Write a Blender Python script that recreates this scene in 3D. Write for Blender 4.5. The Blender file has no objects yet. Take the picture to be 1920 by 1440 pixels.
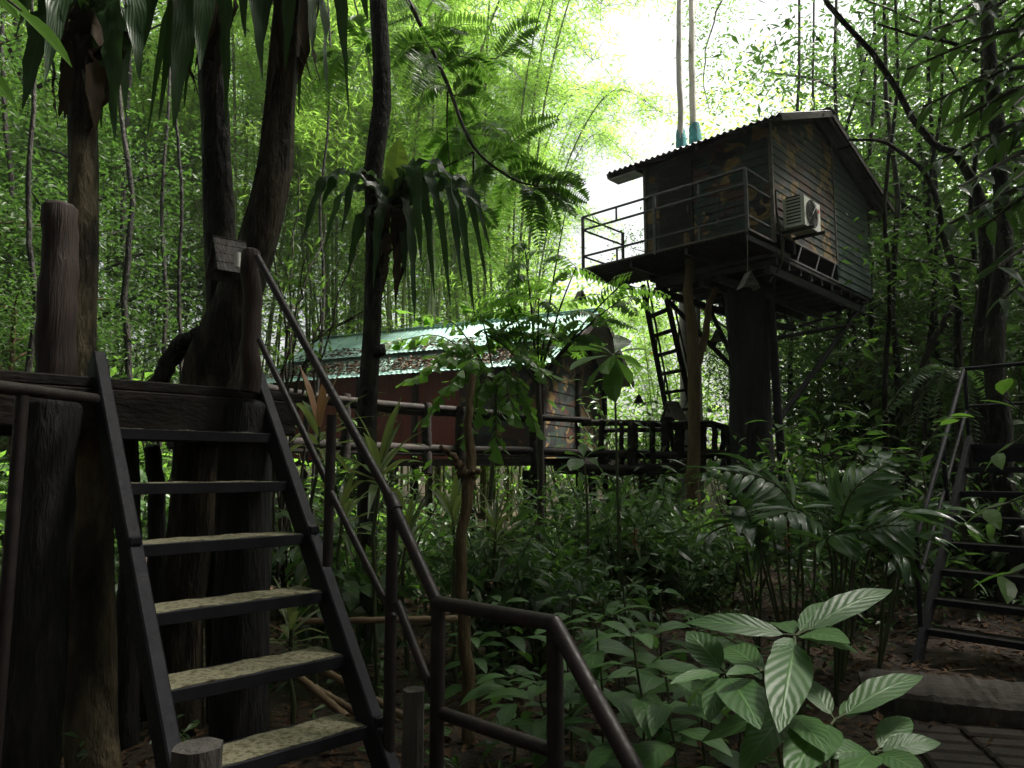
import bpy, math, random
import numpy as np
from mathutils import Vector, Matrix
R = math.radians
rng = np.random.default_rng(7)
random.seed(7)
sc = bpy.context.scene
col = sc.collection

# ------------------------------------------------------------------ camera, light, exposure
FPX, HY = 1370.0, 880.0
PITCH = math.atan((HY - 720) / FPX)
EYE = 1.5
cam_d = bpy.data.cameras.new('camera')
cam = bpy.data.objects.new('camera', cam_d); col.objects.link(cam)
cam.location = (0, 0, EYE)
cam.rotation_euler = (R(90) + PITCH, 0, 0)
cam_d.sensor_fit = 'HORIZONTAL'; cam_d.sensor_width = 36.0
cam_d.lens = 36.0 * FPX / 1920.0
cam_d.clip_start = 0.05; cam_d.clip_end = 2000
sc.camera = cam

SUN_EL, SUN_AZ = R(60), R(72)          # sun stands high over the clearing ahead (azimuth from +Y to +X)
w = bpy.data.worlds.new('World'); sc.world = w; w.use_nodes = True
nt = w.node_tree; nt.nodes.clear()
sky = nt.nodes.new('ShaderNodeTexSky'); sky.sky_type = 'NISHITA'; sky.sun_disc = False
sky.sun_elevation = SUN_EL; sky.sun_rotation = SUN_AZ
sky.air_density = 1.0; sky.dust_density = 6.0; sky.ozone_density = 1.0
hs = nt.nodes.new('ShaderNodeHueSaturation'); hs.inputs['Saturation'].default_value = 0.22
bg = nt.nodes.new('ShaderNodeBackground'); bg.inputs['Strength'].default_value = 0.07
wo = nt.nodes.new('ShaderNodeOutputWorld')
nt.links.new(sky.outputs[0], hs.inputs['Color']); nt.links.new(hs.outputs[0], bg.inputs['Color']); nt.links.new(bg.outputs[0], wo.inputs['Surface'])
sun_d = bpy.data.lights.new('sun', 'SUN'); sun_d.energy = 5.0; sun_d.angle = R(12); sun_d.color = (1.0, 0.95, 0.86)
sun = bpy.data.objects.new('sun', sun_d); col.objects.link(sun)
sd = Vector((math.sin(SUN_AZ) * math.cos(SUN_EL), math.cos(SUN_AZ) * math.cos(SUN_EL), math.sin(SUN_EL)))
sun.rotation_euler = sd.to_track_quat('Z', 'Y').to_euler()
sun.location = (0, 10, 40)

vs = sc.view_settings
sc.display_settings.display_device = 'sRGB'
vs.view_transform = 'Standard'; vs.look = 'None'; vs.gamma = 1.0; vs.use_curve_mapping = False
vs.exposure = 1.9
cy = sc.cycles
cy.max_bounces = 7; cy.diffuse_bounces = 3; cy.glossy_bounces = 2; cy.transmission_bounces = 5; cy.transparent_max_bounces = 4
cy.use_denoising = True; cy.sample_clamp_indirect = 4.0
cy.caustics_reflective = False; cy.caustics_refractive = False

# ------------------------------------------------------------------ helpers
cP, sP = math.cos(PITCH), math.sin(PITCH)
def at(px, py, Y):
    """world point seen at photograph pixel (px, py) at depth Y metres in front of the camera"""
    u = (px - 960) / FPX; v = -(py - 720) / FPX
    k = Y / (cP - sP * v)
    return np.array([u * k, Y, EYE + (sP + cP * v) * k])
def nrm(a):
    a = np.asarray(a, float); return a / np.maximum(np.linalg.norm(a, axis=-1, keepdims=True), 1e-9)
UP = np.array([0, 0, 1.0])

class Acc:
    """collects faces and builds them as one mesh object"""
    def __init__(s): s.v = []; s.f = []; s.n = 0; s.tone = []; s.uv = []; s.mi = []
    def add(s, verts, faces, tone=0.5, uv=None, mi=0):
        verts = np.asarray(verts, float).reshape(-1, 3); faces = np.asarray(faces, int)
        s.v.append(verts); s.f.append(faces + s.n); s.n += len(verts)
        m = len(faces)
        s.tone.append(np.broadcast_to(np.asarray(tone, float), (m,)).copy())
        s.uv.append(np.zeros((m * faces.shape[1], 2)) if uv is None else np.asarray(uv, float).reshape(-1, 2))
        s.mi.append(np.full(m, mi, int))
        return s
    def mesh(s, name, mats, smooth=False, off=None):
        me = bpy.data.meshes.new(name)
        V = np.concatenate(s.v)
        if off is not None: V = V - np.asarray(off)
        lens = np.concatenate([np.full(len(f), f.shape[1]) for f in s.f])
        loops = np.concatenate([f.ravel() for f in s.f])
        me.vertices.add(len(V)); me.vertices.foreach_set('co', V.astype(np.float32).ravel())
        me.loops.add(len(loops)); me.loops.foreach_set('vertex_index', loops.astype(np.int32))
        me.polygons.add(len(lens))
        st = np.concatenate([[0], np.cumsum(lens)[:-1]])
        me.polygons.foreach_set('loop_start', st.astype(np.int32))
        me.polygons.foreach_set('loop_total', lens.astype(np.int32))
        me.polygons.foreach_set('use_smooth', np.full(len(lens), bool(smooth)))
        mats = mats if isinstance(mats, (list, tuple)) else [mats]
        for m in mats: me.materials.append(m)
        me.polygons.foreach_set('material_index', np.concatenate(s.mi).astype(np.int32))
        a = me.attributes.new('tone', 'FLOAT', 'FACE'); a.data.foreach_set('value', np.concatenate(s.tone).astype(np.float32))
        ul = me.uv_layers.new(name='UVMap'); ul.data.foreach_set('uv', np.concatenate(s.uv).astype(np.float32).ravel())
        me.update(calc_edges=True); me.validate()
        return me
    def build(s, name, mats, parent=None, smooth=False, loc=None):
        off = np.array(parent_world(parent)) if parent is not None else (np.array(loc) if loc is not None else None)
        me = s.mesh(name, mats, smooth, off)
        o = bpy.data.objects.new(name, me); col.objects.link(o)
        if parent is not None: o.parent = parent
        elif loc is not None: o.location = loc
        return o
def parent_world(p):
    l = Vector((0, 0, 0))
    while p is not None: l += p.location; p = p.parent
    return l
def tag(o, label=None, cat=None, group=None, kind=None):
    if label: o['label'] = label
    if cat: o['category'] = cat
    if group: o['group'] = group
    if kind: o['kind'] = kind
    return o
def thing(name, label, cat, loc, group=None):
    o = bpy.data.objects.new(name, None); col.objects.link(o); o.location = tuple(float(x) for x in loc); o.empty_display_size = .2
    return tag(o, label, cat, group)
def copy_tree(o, parent=None):
    c = o.copy(); col.objects.link(c); c.parent = parent
    for ch in list(o.children): copy_tree(ch, c)
    return c

# --- solids
CUBEF = [(0, 3, 2, 1), (4, 5, 6, 7), (0, 1, 5, 4), (1, 2, 6, 5), (2, 3, 7, 6), (3, 0, 4, 7)]
def frame_box(acc, O, ax, ay, az, lo, hi, tone=.5, mi=0, bev=0.0):
    """box from lo to hi in the frame (O; ax, ay, az); bev chamfers the long edges"""
    O, ax, ay, az = map(np.asarray, (O, ax, ay, az))
    c = []
    for z in (lo[2], hi[2]):
        for x, y in ((lo[0], lo[1]), (hi[0], lo[1]), (hi[0], hi[1]), (lo[0], hi[1])):
            c.append(O + ax * x + ay * y + az * z)
    acc.add(c, CUBEF, tone, mi=mi)
def beam(acc, a, b, wd, ht, up=UP, tone=.5, mi=0, bev=.12):
    """bar with chamfered edges from a to b, width wd, height ht"""
    a, b = np.asarray(a, float), np.asarray(b, float)
    d = nrm(b - a); s = nrm(np.cross(d, up)); t = np.cross(s, d)
    k = bev * min(wd, ht); x, y = wd / 2, ht / 2
    pr = [(-x + k, -y), (x - k, -y), (x, -y + k), (x, y - k), (x - k, y), (-x + k, y), (-x, y - k), (-x, -y + k)]
    v = [a + s * p + t * q for p, q in pr] + [b + s * p + t * q for p, q in pr]
    acc.add(v, [(i, (i + 1) % 8, 8 + (i + 1) % 8, 8 + i) for i in range(8)], tone, mi=mi)
    acc.add(v[:8], [tuple(range(7, -1, -1))], tone, mi=mi); acc.add(v[8:], [tuple(range(8))], tone, mi=mi)
def tube(acc, pts, rad, n=8, tone=.5, caps=True, mi=0, rough=0.0, seed=None):
    pts = np.asarray(pts, float); m = len(pts)
    rad = np.broadcast_to(np.asarray(rad, float), (m,))
    d = np.gradient(pts, axis=0) if m > 2 else np.repeat([pts[1] - pts[0]], 2, 0)
    d = nrm(d)
    ref = np.array([1.0, 0, 0]) if abs(d[0][0]) < .8 else np.array([0, 1.0, 0])
    s = nrm(np.cross(d, ref)); t = np.cross(d, s)
    a = np.linspace(0, 2 * np.pi, n, endpoint=False)
    rr = rad[:, None] * np.ones((m, n))
    if rough: 
        rg = np.random.default_rng(seed if seed is not None else 1)
        prof = 1 + rough * rg.normal(size=(1, n)); rr = rr * prof * (1 + rough * .6 * rg.normal(size=(m, n)))
    v = pts[:, None] + s[:, None] * (np.cos(a)[None, :, None] * rr[..., None]) + t[:, None] * (np.sin(a)[None, :, None] * rr[..., None])
    v = v.reshape(-1, 3)
    i = np.arange(m - 1)[:, None] * n; j = np.arange(n)[None]; j2 = (j + 1) % n
    f = np.stack([i + j, i + j2, i + n + j2, i + n + j], -1).reshape(-1, 4)
    L = np.concatenate([[0], np.cumsum(np.linalg.norm(np.diff(pts, axis=0), axis=1))])
    acc.add(v, f, tone, mi=mi)
    if caps:
        acc.add(v[:n], [tuple(range(n - 1, -1, -1))], tone, mi=mi); acc.add(v[-n:], [tuple(range(n))], tone, mi=mi)
def smooth_path(ctrl, n=12):
    c = np.asarray(ctrl, float)
    if len(c) == 2: return np.linspace(c[0], c[1], n)
    p = np.vstack([2 * c[0] - c[1], c, 2 * c[-1] - c[-2]])
    out = []
    k = max(2, n // (len(c) - 1))
    for i in range(len(c) - 1):
        p0, p1, p2, p3 = p[i:i + 4]
        for t in np.linspace(0, 1, k, endpoint=False):
            out.append(.5 * (2 * p1 + (p2 - p0) * t + (2 * p0 - 5 * p1 + 4 * p2 - p3) * t * t + (3 * p1 - p0 - 3 * p2 + p3) * t ** 3))
    out.append(c[-1]); return np.array(out)
def wobble(path, amp, seed):
    rg = np.random.default_rng(seed); p = np.array(path); n = len(p)
    o = np.cumsum(rg.normal(size=(n, 3)), 0); o -= np.linspace(0, 1, n)[:, None] * o[-1]
    o -= o[0] * (1 - np.linspace(0, 1, n))[:, None]
    o[:, 2] *= .2
    return p + o * amp

# --- leaves
def prof(kind, s):
    if kind == 'oval': return np.sin(np.pi * np.clip(s, 0, 1) ** .85) ** .8
    if kind == 'lance': return np.sin(np.pi * np.clip(s, 0, 1) ** .7) ** 1.1
    if kind == 'obov': return np.sin(np.pi * np.clip(s, 0, 1) ** 1.4) ** .8
    if kind == 'strap': return np.clip(np.minimum(s * 5 + .25, (1 - s) * 3.2), 0, 1) ** .8
    if kind == 'fan': return .06 + .94 * s ** .9
    if kind == 'blade': return (1 - s) ** .6 * np.clip(s * 6 + .4, 0, 1)
def leaves(acc, P, D, N, L, W, S=0, kind='lance', droop=0.0, fold=.25, wave=0.0, wfreq=9, tone=None, mi=0, twist=None):
    P = np.asarray(P, float).reshape(-1, 3); n = len(P)
    if n == 0: return
    D = nrm(np.broadcast_to(np.asarray(D, float), (n, 3))); N = np.broadcast_to(np.asarray(N, float), (n, 3))
    B = nrm(np.cross(N, D)); N = np.cross(D, B)
    L = np.broadcast_to(np.asarray(L, float), (n,)); W = np.broadcast_to(np.asarray(W, float), (n,))
    if tone is None: tone = rng.random(n)
    tone = np.broadcast_to(np.asarray(tone, float), (n,))
    if S == 0:
        m = P + D * (L * .42)[:, None]
        l = m + B * (W / 2)[:, None] + N * (fold * W / 2)[:, None]; r = m - B * (W / 2)[:, None] + N * (fold * W / 2)[:, None]
        V = np.stack([P, r, P + D * L[:, None], l], 1).reshape(-1, 3)
        o = np.arange(n)[:, None] * 4
        f = np.concatenate([o + [0, 1, 2], o + [0, 2, 3]], 1).reshape(-1, 3)
        acc.add(V, f, np.repeat(tone, 2), mi=mi); return
    droop = np.broadcast_to(np.asarray(droop, float), (n,))
    s = np.linspace(0, 1, S + 1); w = prof(kind, s)
    th = droop[:, None] * s[None]                       # bending angle
    ds = np.full(S + 1, 1.0 / S); ds[0] = 0
    thm = np.concatenate([th[:, :1], (th[:, 1:] + th[:, :-1]) / 2], 1)
    x = np.cumsum(np.cos(thm) * ds, 1) * L[:, None]; z = -np.cumsum(np.sin(thm) * ds, 1) * L[:, None]
    mid = P[:, None] + D[:, None] * x[..., None] + N[:, None] * z[..., None]
    nn = D[:, None] * np.sin(th)[..., None] + N[:, None] * np.cos(th)[..., None]
    hw = np.maximum(W[:, None] / 2 * w[None], .0015)
    ph = rng.random(n)[:, None] * 6.28
    wv1 = wave * np.sin(wfreq * 6.28 * s[None] + ph); wv2 = wave * np.sin(wfreq * 6.28 * s[None] + ph + 1.7)
    Bm = np.broadcast_to(B[:, None], mid.shape)
    if twist is not None:
        tw = np.broadcast_to(np.asarray(twist, float), (n,))[:, None] * s[None]
        Bm, nn = Bm * np.cos(tw)[..., None] + nn * np.sin(tw)[..., None], nn * np.cos(tw)[..., None] - Bm * np.sin(tw)[..., None]
    l = mid + Bm * hw[..., None] + nn * ((fold + wv1) * hw)[..., None]
    r = mid - Bm * hw[..., None] + nn * ((fold + wv2) * hw)[..., None]
    if kind == 'fan':
        l[:, -1] += D * (L * .10)[:, None]; r[:, -1] -= D * (L * .22)[:, None]
    V = np.stack([l, mid, r], 2).reshape(-1, 3)
    k = 3 * (S + 1)
    base = []; uvs = []
    for i in range(S):
        a = i * 3
        base += [(a, a + 1, a + 4, a + 3), (a + 1, a + 2, a + 5, a + 4)]
        uvs += [[(s[i], 1), (s[i], 0), (s[i + 1], 0), (s[i + 1], 1)], [(s[i], 0), (s[i], -1), (s[i + 1], -1), (s[i + 1], 0)]]
    base = np.array(base); uvs = np.array(uvs)
    f = (base[None] + (np.arange(n) * k)[:, None, None]).reshape(-1, 4)
    acc.add(V, f, np.repeat(tone, 2 * S), uv=np.broadcast_to(uvs[None], (n,) + uvs.shape), mi=mi)
def rdir(n, zb=0.0, zs=.5, rg=rng):
    a = rg.random(n) * 2 * np.pi
    return nrm(np.stack([np.cos(a), np.sin(a), zb + zs * rg.normal(size=n)], 1))
def upish(n, k=.5, rg=rng):
    return nrm(np.array([0, 0, 1.0]) + k * rg.normal(size=(n, 3)))

# ------------------------------------------------------------------ materials
def newmat(name):
    m = bpy.data.materials.new(name); m.use_nodes = True; t = m.node_tree; t.nodes.clear()
    return m, t, t.nodes.new, t.links.new
def ramp(t, stops, interp='LINEAR'):
    r = t.nodes.new('ShaderNodeValToRGB'); r.color_ramp.interpolation = interp
    e = r.color_ramp.elements
    while len(e) > 1: e.remove(e[-1])
    e[0].position = stops[0][0]; e[0].color = (*stops[0][1], 1)
    for p, c in stops[1:]:
        x = e.new(p); x.color = (*c, 1)
    return r
def leaf_mat(name, dark, light, trans, tfac=.45, rough=.42, spec=.4, veins=0.0, odd=None, vk=26):
    """leaf: diffuse + gloss, with light passing through; colours vary leaf by leaf"""
    m, t, N, Lk = newmat(name)
    at_ = N('ShaderNodeAttribute'); at_.attribute_name = 'tone'
    oi = N('ShaderNodeObjectInfo')
    ad = N('ShaderNodeMath'); ad.operation = 'MULTIPLY_ADD'; ad.inputs[1].default_value = .25; Lk(oi.outputs['Random'], ad.inputs[0])
    sc_ = N('ShaderNodeMath'); sc_.operation = 'MULTIPLY'; sc_.inputs[1].default_value = .78; Lk(at_.outputs['Fac'], sc_.inputs[0]); Lk(sc_.outputs[0], ad.inputs[2])
    stops = [(0, dark), (.8, light)] + ([(.965, light), (.985, odd)] if odd else [])
    r1 = ramp(t, stops); Lk(ad.outputs[0], r1.inputs[0])
    k = lambda c, f: tuple(min(1, x * f) for x in c)
    st2 = [(0, k(trans, .72)), (.8, trans)] + ([(.965, trans), (.985, odd)] if odd else [])
    r2 = ramp(t, st2); Lk(ad.outputs[0], r2.inputs[0])
    p = N('ShaderNodeBsdfPrincipled'); p.inputs['Roughness'].default_value = rough; p.inputs['Specular IOR Level'].default_value = spec
    tr = N('ShaderNodeBsdfTranslucent'); mx = N('ShaderNodeMixShader'); mx.inputs[0].default_value = tfac
    o = N('ShaderNodeOutputMaterial')
    Lk(r2.outputs[0], tr.inputs['Color'])
    if veins:
        uv = N('ShaderNodeUVMap'); uv.uv_map = 'UVMap'; sx = N('ShaderNodeSeparateXYZ'); Lk(uv.outputs[0], sx.inputs[0])
        ab = N('ShaderNodeMath'); ab.operation = 'ABSOLUTE'; Lk(sx.outputs[1], ab.inputs[0])
        q = N('ShaderNodeMath'); q.operation = 'MULTIPLY_ADD'; q.inputs[1].default_value = -.28; Lk(ab.outputs[0], q.inputs[0]); Lk(sx.outputs[0], q.inputs[2])
        q2 = N('ShaderNodeMath'); q2.operation = 'MULTIPLY'; q2.inputs[1].default_value = vk * 2.2; Lk(q.outputs[0], q2.inputs[0])
        sn = N('ShaderNodeMath'); sn.operation = 'SINE'; Lk(q2.outputs[0], sn.inputs[0])
        # midrib
        mr = N('ShaderNodeMapRange'); mr.inputs['From Min'].default_value = 0.0; mr.inputs['From Max'].default_value = .09; mr.inputs['To Min'].default_value = 1.2; mr.inputs['To Max'].default_value = 0; Lk(ab.outputs[0], mr.inputs[0])
        hh = N('ShaderNodeMath'); hh.operation = 'MULTIPLY_ADD'; hh.inputs[1].default_value = .5; Lk(sn.outputs[0], hh.inputs[0]); Lk(mr.outputs[0], hh.inputs[2])
        bp = N('ShaderNodeBump'); bp.inputs['Strength'].default_value = veins; bp.inputs['Distance'].default_value = .006; Lk(hh.outputs[0], bp.inputs['Height'])
        Lk(bp.outputs[0], p.inputs['Normal'])
        vm = N('ShaderNodeMapRange'); vm.inputs['From Min'].default_value = .82; vm.inputs['From Max'].default_value = 1.0; vm.inputs['To Max'].default_value = .28; Lk(sn.outputs[0], vm.inputs[0])
        mxv = N('ShaderNodeMath'); mxv.operation = 'MAXIMUM'; Lk(vm.outputs[0], mxv.inputs[0]); Lk(mr.outputs[0], mxv.inputs[1]); mxv.use_clamp = True
        mc = N('ShaderNodeMix'); mc.data_type = 'RGBA'; Lk(mxv.outputs[0], mc.inputs[0]); Lk(r1.outputs[0], mc.inputs[6]); mc.inputs[7].default_value = (*k(light, 1.5), 1)
        Lk(mc.outputs[2], p.inputs['Base Color'])
    else:
        Lk(r1.outputs[0], p.inputs['Base Color'])
    Lk(p.outputs[0], mx.inputs[1]); Lk(tr.outputs[0], mx.inputs[2]); Lk(mx.outputs[0], o.inputs['Surface'])
    return m
def surf(name, stops, scale=4.0, stretch=(1, 1, 1), rough=(.6, .85), bump=.3, bdist=.02, detail=6, spec=.35, metallic=0, distort=0.0, fine=None, coord='Object'):
    """noise-coloured surface with bump"""
    m, t, N, Lk = newmat(name)
    tc = N('ShaderNodeTexCoord'); mp = N('ShaderNodeMapping'); mp.inputs['Scale'].default_value = stretch; Lk(tc.outputs[coord], mp.inputs[0])
    n1 = N('ShaderNodeTexNoise'); n1.inputs['Scale'].default_value = scale; n1.inputs['Detail'].default_value = detail; n1.inputs['Roughness'].default_value = .62; n1.inputs['Distortion'].default_value = distort
    Lk(mp.outputs[0], n1.inputs['Vector'])
    r = ramp(t, stops); Lk(n1.outputs['Fac'], r.inputs[0])
    p = N('ShaderNodeBsdfPrincipled'); p.inputs['Specular IOR Level'].default_value = spec; p.inputs['Metallic'].default_value = metallic
    n2 = N('ShaderNodeTexNoise'); n2.inputs['Scale'].default_value = fine or scale * 6; n2.inputs['Detail'].default_value = 4; Lk(mp.outputs[0], n2.inputs['Vector'])
    mr = N('ShaderNodeMapRange'); mr.inputs['To Min'].default_value = rough[0]; mr.inputs['To Max'].default_value = rough[1]; mr.inputs['From Min'].default_value = .3; mr.inputs['From Max'].default_value = .7
    Lk(n2.outputs['Fac'], mr.inputs[0]); Lk(mr.outputs[0], p.inputs['Roughness'])
    mixh = N('ShaderNodeMath'); mixh.operation = 'MULTIPLY_ADD'; mixh.inputs[1].default_value = .5; Lk(n2.outputs['Fac'], mixh.inputs[0]); Lk(n1.outputs['Fac'], mixh.inputs[2])
    b = N('ShaderNodeBump'); b.inputs['Strength'].default_value = bump; b.inputs['Distance'].default_value = bdist; Lk(mixh.outputs[0], b.inputs['Height']); Lk(b.outputs[0], p.inputs['Normal'])
    o = N('ShaderNodeOutputMaterial'); Lk(r.outputs[0], p.inputs['Base Color']); Lk(p.outputs[0], o.inputs['Surface'])
    m['ramp'] = r.name
    return m
def camo_mat(name):
    m, t, N, Lk = newmat(name)
    tc = N('ShaderNodeTexCoord')
    def layer(scale, off, lo):
        mp = N('ShaderNodeMapping'); mp.inputs['Location'].default_value = off; mp.inputs['Scale'].default_value = (1, 1, 1.25); Lk(tc.outputs['Object'], mp.inputs[0])
        n = N('ShaderNodeTexNoise'); n.inputs['Scale'].default_value = scale; n.inputs['Detail'].default_value = 1.2; n.inputs['Distortion'].default_value = .9; Lk(mp.outputs[0], n.inputs['Vector'])
        g = N('ShaderNodeMath'); g.operation = 'GREATER_THAN'; g.inputs[1].default_value = lo; Lk(n.outputs['Fac'], g.inputs[0]); return g
    cur = None
    base = (.034, .04, .036)
    for (scale, off, lo, c) in ((1.45, (3, 1, 7), .55, (.19, .125, .043)), (1.4, (9, 4, 2), .56, (.06, .026, .018)), (1.7, (1, 8, 5), .57, (.017, .033, .022)), (2.0, (6, 2, 9), .60, (.008, .008, .009)), (1.8, (12, 3, 1), .64, (.16, .11, .045))):
        g = layer(scale, off, lo); mx = N('ShaderNodeMix'); mx.data_type = 'RGBA'; Lk(g.outputs[0], mx.inputs[0])
        if cur is None: mx.inputs[6].default_value = (*base, 1)
        else: Lk(cur, mx.inputs[6])
        mx.inputs[7].default_value = (*c, 1); cur = mx.outputs[2]
    n2 = N('ShaderNodeTexNoise'); n2.inputs['Scale'].default_value = 14; n2.inputs['Detail'].default_value = 6; Lk(tc.outputs['Object'], n2.inputs['Vector'])
    mr = N('ShaderNodeMapRange'); mr.inputs['From Min'].default_value = .3; mr.inputs['From Max'].default_value = .7; mr.inputs['To Min'].default_value = .55; mr.inputs['To Max'].default_value = 1.1; Lk(n2.outputs['Fac'], mr.inputs[0])
    ml = N('ShaderNodeMix'); ml.data_type = 'RGBA'; ml.blend_type = 'MULTIPLY'; ml.inputs[0].default_value = 1; Lk(cur, ml.inputs[6]); Lk(mr.outputs[0], ml.inputs[7])
    p = N('ShaderNodeBsdfPrincipled'); p.inputs['Roughness'].default_value = .7; p.inputs['Specular IOR Level'].default_value = .3; Lk(ml.outputs[2], p.inputs['Base Color'])
    o = N('ShaderNodeOutputMaterial'); Lk(p.outputs[0], o.inputs['Surface']); return m

M = {}
M['bamboo_leaf'] = leaf_mat('bamboo_leaf', (.07, .135, .024), (.13, .22, .04), (.40, .68, .10), .55, .45, .3, odd=(.35, .12, .03))
M['tree_leaf'] = leaf_mat('tree_leaf', (.035, .07, .018), (.075, .125, .03), (.17, .33, .05), .42, .5, .25)
M['dark_leaf'] = leaf_mat('dark_leaf', (.022, .05, .02), (.05, .09, .03), (.10, .22, .035), .32,.36, .35)
M['shade_leaf'] = leaf_mat('shade_leaf', (.02, .042, .014), (.045, .08, .022), (.075, .17, .025), .36, .5, .25)
M['bright_leaf'] = leaf_mat('bright_leaf', (.05, .11, .02), (.09, .17, .035), (.24, .50, .06), .48, .35, .4)
M['shrub_leaf'] = leaf_mat('shrub_leaf', (.03, .068, .026), (.07, .125, .04), (.12, .25, .05), .33,.36, .35)
M['big_leaf'] = leaf_mat('big_leaf', (.04, .10, .032), (.08, .165, .052), (.14, .30, .055), .32, .44, .42, veins=.2, vk=22)
M['frond'] = leaf_mat('frond', (.012, .032, .013), (.03, .062, .022), (.08, .18, .028), .26, .34, .32, veins=.18, vk=34)
M['frond_new'] = leaf_mat('frond_new', (.10, .17, .03), (.14, .22, .04), (.38, .56, .07), .5, .35, .4, veins=.2)
M['dead_frond'] = leaf_mat('dead_frond', (.025, .018, .011), (.055, .038, .022), (.03, .02, .01), .15, .8, .15)
M['cordy'] = leaf_mat('cordy', (.05, .09, .03), (.15, .18, .07), (.26, .34, .09), .35, .3, .5, odd=(.30, .12, .06))
M['pinkleaf'] = leaf_mat('pinkleaf', (.25, .13, .07), (.36, .20, .11), (.4, .22, .1), .3, .45, .3)
M['litter'] = leaf_mat('litter', (.035, .019, .011), (.13, .075, .04), (.05, .025, .012), .08, .75, .2, odd=(.30, .2, .05))
M['red_flower'] = leaf_mat('red_flower', (.25, .015, .012), (.4, .03, .02), (.3, .02, .02), .2, .4, .4)
M['bark'] = surf('bark', [(.3, (.008, .007, .0065)), (.5, (.019, .017, .0145)), (.62, (.05, .046, .038)), (.72, (.016, .017, .013))], 5, (1, 1, .35), bump=1.0, bdist=.08, spec=.15)
M['bark_pale'] = surf('bark_pale', [(.3, (.008, .007, .006)), (.46, (.023, .019, .014)), (.58, (.07, .056, .038)), (.7, (.016, .014, .010))], 5, (1.3, 1.3, .3), bump=1.0, bdist=.09, spec=.15)
M['bark_stained'] = surf('bark_stained', [(.32, (.010, .009, .007)), (.45, (.04, .032, .021)), (.6, (.14, .113, .07)), (.72, (.035, .033, .018))], 3.6, (1.2, 1.2, .35), bump=1.0, bdist=.08, spec=.15)
M['bark_tan'] = surf('bark_tan', [(.28, (.05, .033, .018)), (.5, (.13, .09, .05)), (.72, (.06, .042, .025))], 6, (1, 1, .3), bump=1.0, bdist=.06, spec=.15)
M['bark_white'] = surf('bark_white', [(.3, (.12, .11, .09)), (.45, (.45, .42, .37)), (.7, (.55, .52, .47))], 5, (1, 1, .5), bump=.3)
M['culm'] = surf('culm', [(.3, (.05, .07, .02)), (.6, (.11, .13, .04)), (.75, (.16, .14, .06))], 2, (1, 1, .3), rough=(.35, .55), bump=.1)
M['red_wood'] = surf('red_wood', [(.3, (.008, .005, .004)), (.5, (.036, .021, .017)), (.7, (.015, .009, .0075))], 6, (3, 3, .2), bump=1.0, bdist=.015)
M['dark_log'] = surf('dark_log', [(.3, (.006, .006, .006)), (.5, (.016, .015, .016)), (.7, (.036, .033, .032))], 4, (2.5, 2.5, .4), rough=(.55, .85), bump=1.0, bdist=.04, distort=1.2, spec=.15)
M['grey_log'] = surf('grey_log', [(.3, (.016, .015, .014)), (.5, (.045, .04, .036)), (.7, (.085, .076, .067))], 4, (2, 2, .4), bump=.8, bdist=.03)
M['old_wood'] = surf('old_wood', [(.3, (.008, .007, .006)), (.55, (.022, .018, .016)), (.75, (.045, .037, .03))], 4, (.7, .7, 2), bump=.7, bdist=.02, spec=.12)
M['black_metal'] = surf('black_metal', [(.3, (.009, .009, .012)), (.6, (.016, .016, .021)), (.75, (.03, .028, .028))], 9, rough=(.5, .75), bump=.12, bdist=.003, spec=.16, fine=90)
M['pipe'] = surf('pipe', [(.3, (.010, .007, .007)), (.55, (.018, .013, .013)), (.75, (.032, .025, .022))], 12, rough=(.4, .65), bump=.02, bdist=.002, spec=.28, fine=40)
M['tread'] = surf('tread', [(.30, (.07, .055, .022)), (.43, (.14, .125, .07)), (.55, (.29, .275, .185)), (.68, (.10, .105, .055))], 34, (1, 1, 1), rough=(.75, .95), bump=.6, bdist=.006, fine=150, detail=9)
M['grey_paint'] = surf('grey_paint', [(.3, (.04, .04, .043)), (.7, (.10, .10, .106))], 14, rough=(.5, .7), bump=.1, bdist=.004)
M['camo'] = camo_mat('camo')
M['green_board'] = surf('green_board', [(.3, (.008, .02, .017)), (.55, (.014, .035, .029)), (.75, (.017, .03, .024))], 5, rough=(.5, .7), bump=.15)
M['red_board'] = surf('red_board', [(.3, (.13, .024, .02)), (.55, (.20, .04, .032)), (.75, (.12, .03, .024))], 6, (2, 2, .3), rough=(.55, .75), bump=.3)
M['roof_green'] = surf('roof_green', [(.28, (.17, .30, .26)), (.5, (.28, .45, .40)), (.7, (.36, .52, .46))], 1.6, rough=(.35, .6), bump=.08, spec=.5)
M['roof_dark'] = surf('roof_dark', [(.3, (.02, .021, .023)), (.6, (.05, .052, .056)), (.75, (.075, .07, .06))], 3, rough=(.45, .7), bump=.1)
M['deck_metal'] = surf('deck_metal', [(.3, (.012, .011, .011)), (.6, (.028, .026, .026)), (.75, (.05, .04, .034))], 5, rough=(.45, .7), bump=.15)
M['pillar'] = surf('pillar', [(.3, (.006, .005, .007)), (.55, (.013, .011, .014)), (.7, (.028, .025, .026))], 3, (2, 2, .35), rough=(.6, .85), bump=1.0, bdist=.05)
M['soffit'] = surf('soffit', [(.3, (.20, .18, .17)), (.7, (.36, .33, .31))], 3, rough=(.7, .8), bump=.1)
M['white_plastic'] = surf('white_plastic', [(.3, (.62, .62, .58)), (.7, (.74, .74, .71))], 7, rough=(.4, .55), bump=.03)
M['black_plastic'] = surf('black_plastic', [(.3, (.012, .012, .012)), (.7, (.03, .03, .03))], 9, rough=(.4, .6), bump=.05)
M['fan_grey'] = surf('fan_grey', [(.3, (.03, .03, .03)), (.7, (.06, .06, .06))], 20, rough=(.5, .7), bump=.05)
M['badge_red'] = surf('badge_red', [(.3, (.45, .05, .03)), (.7, (.5, .06, .04))], 4, bump=0)
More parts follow.
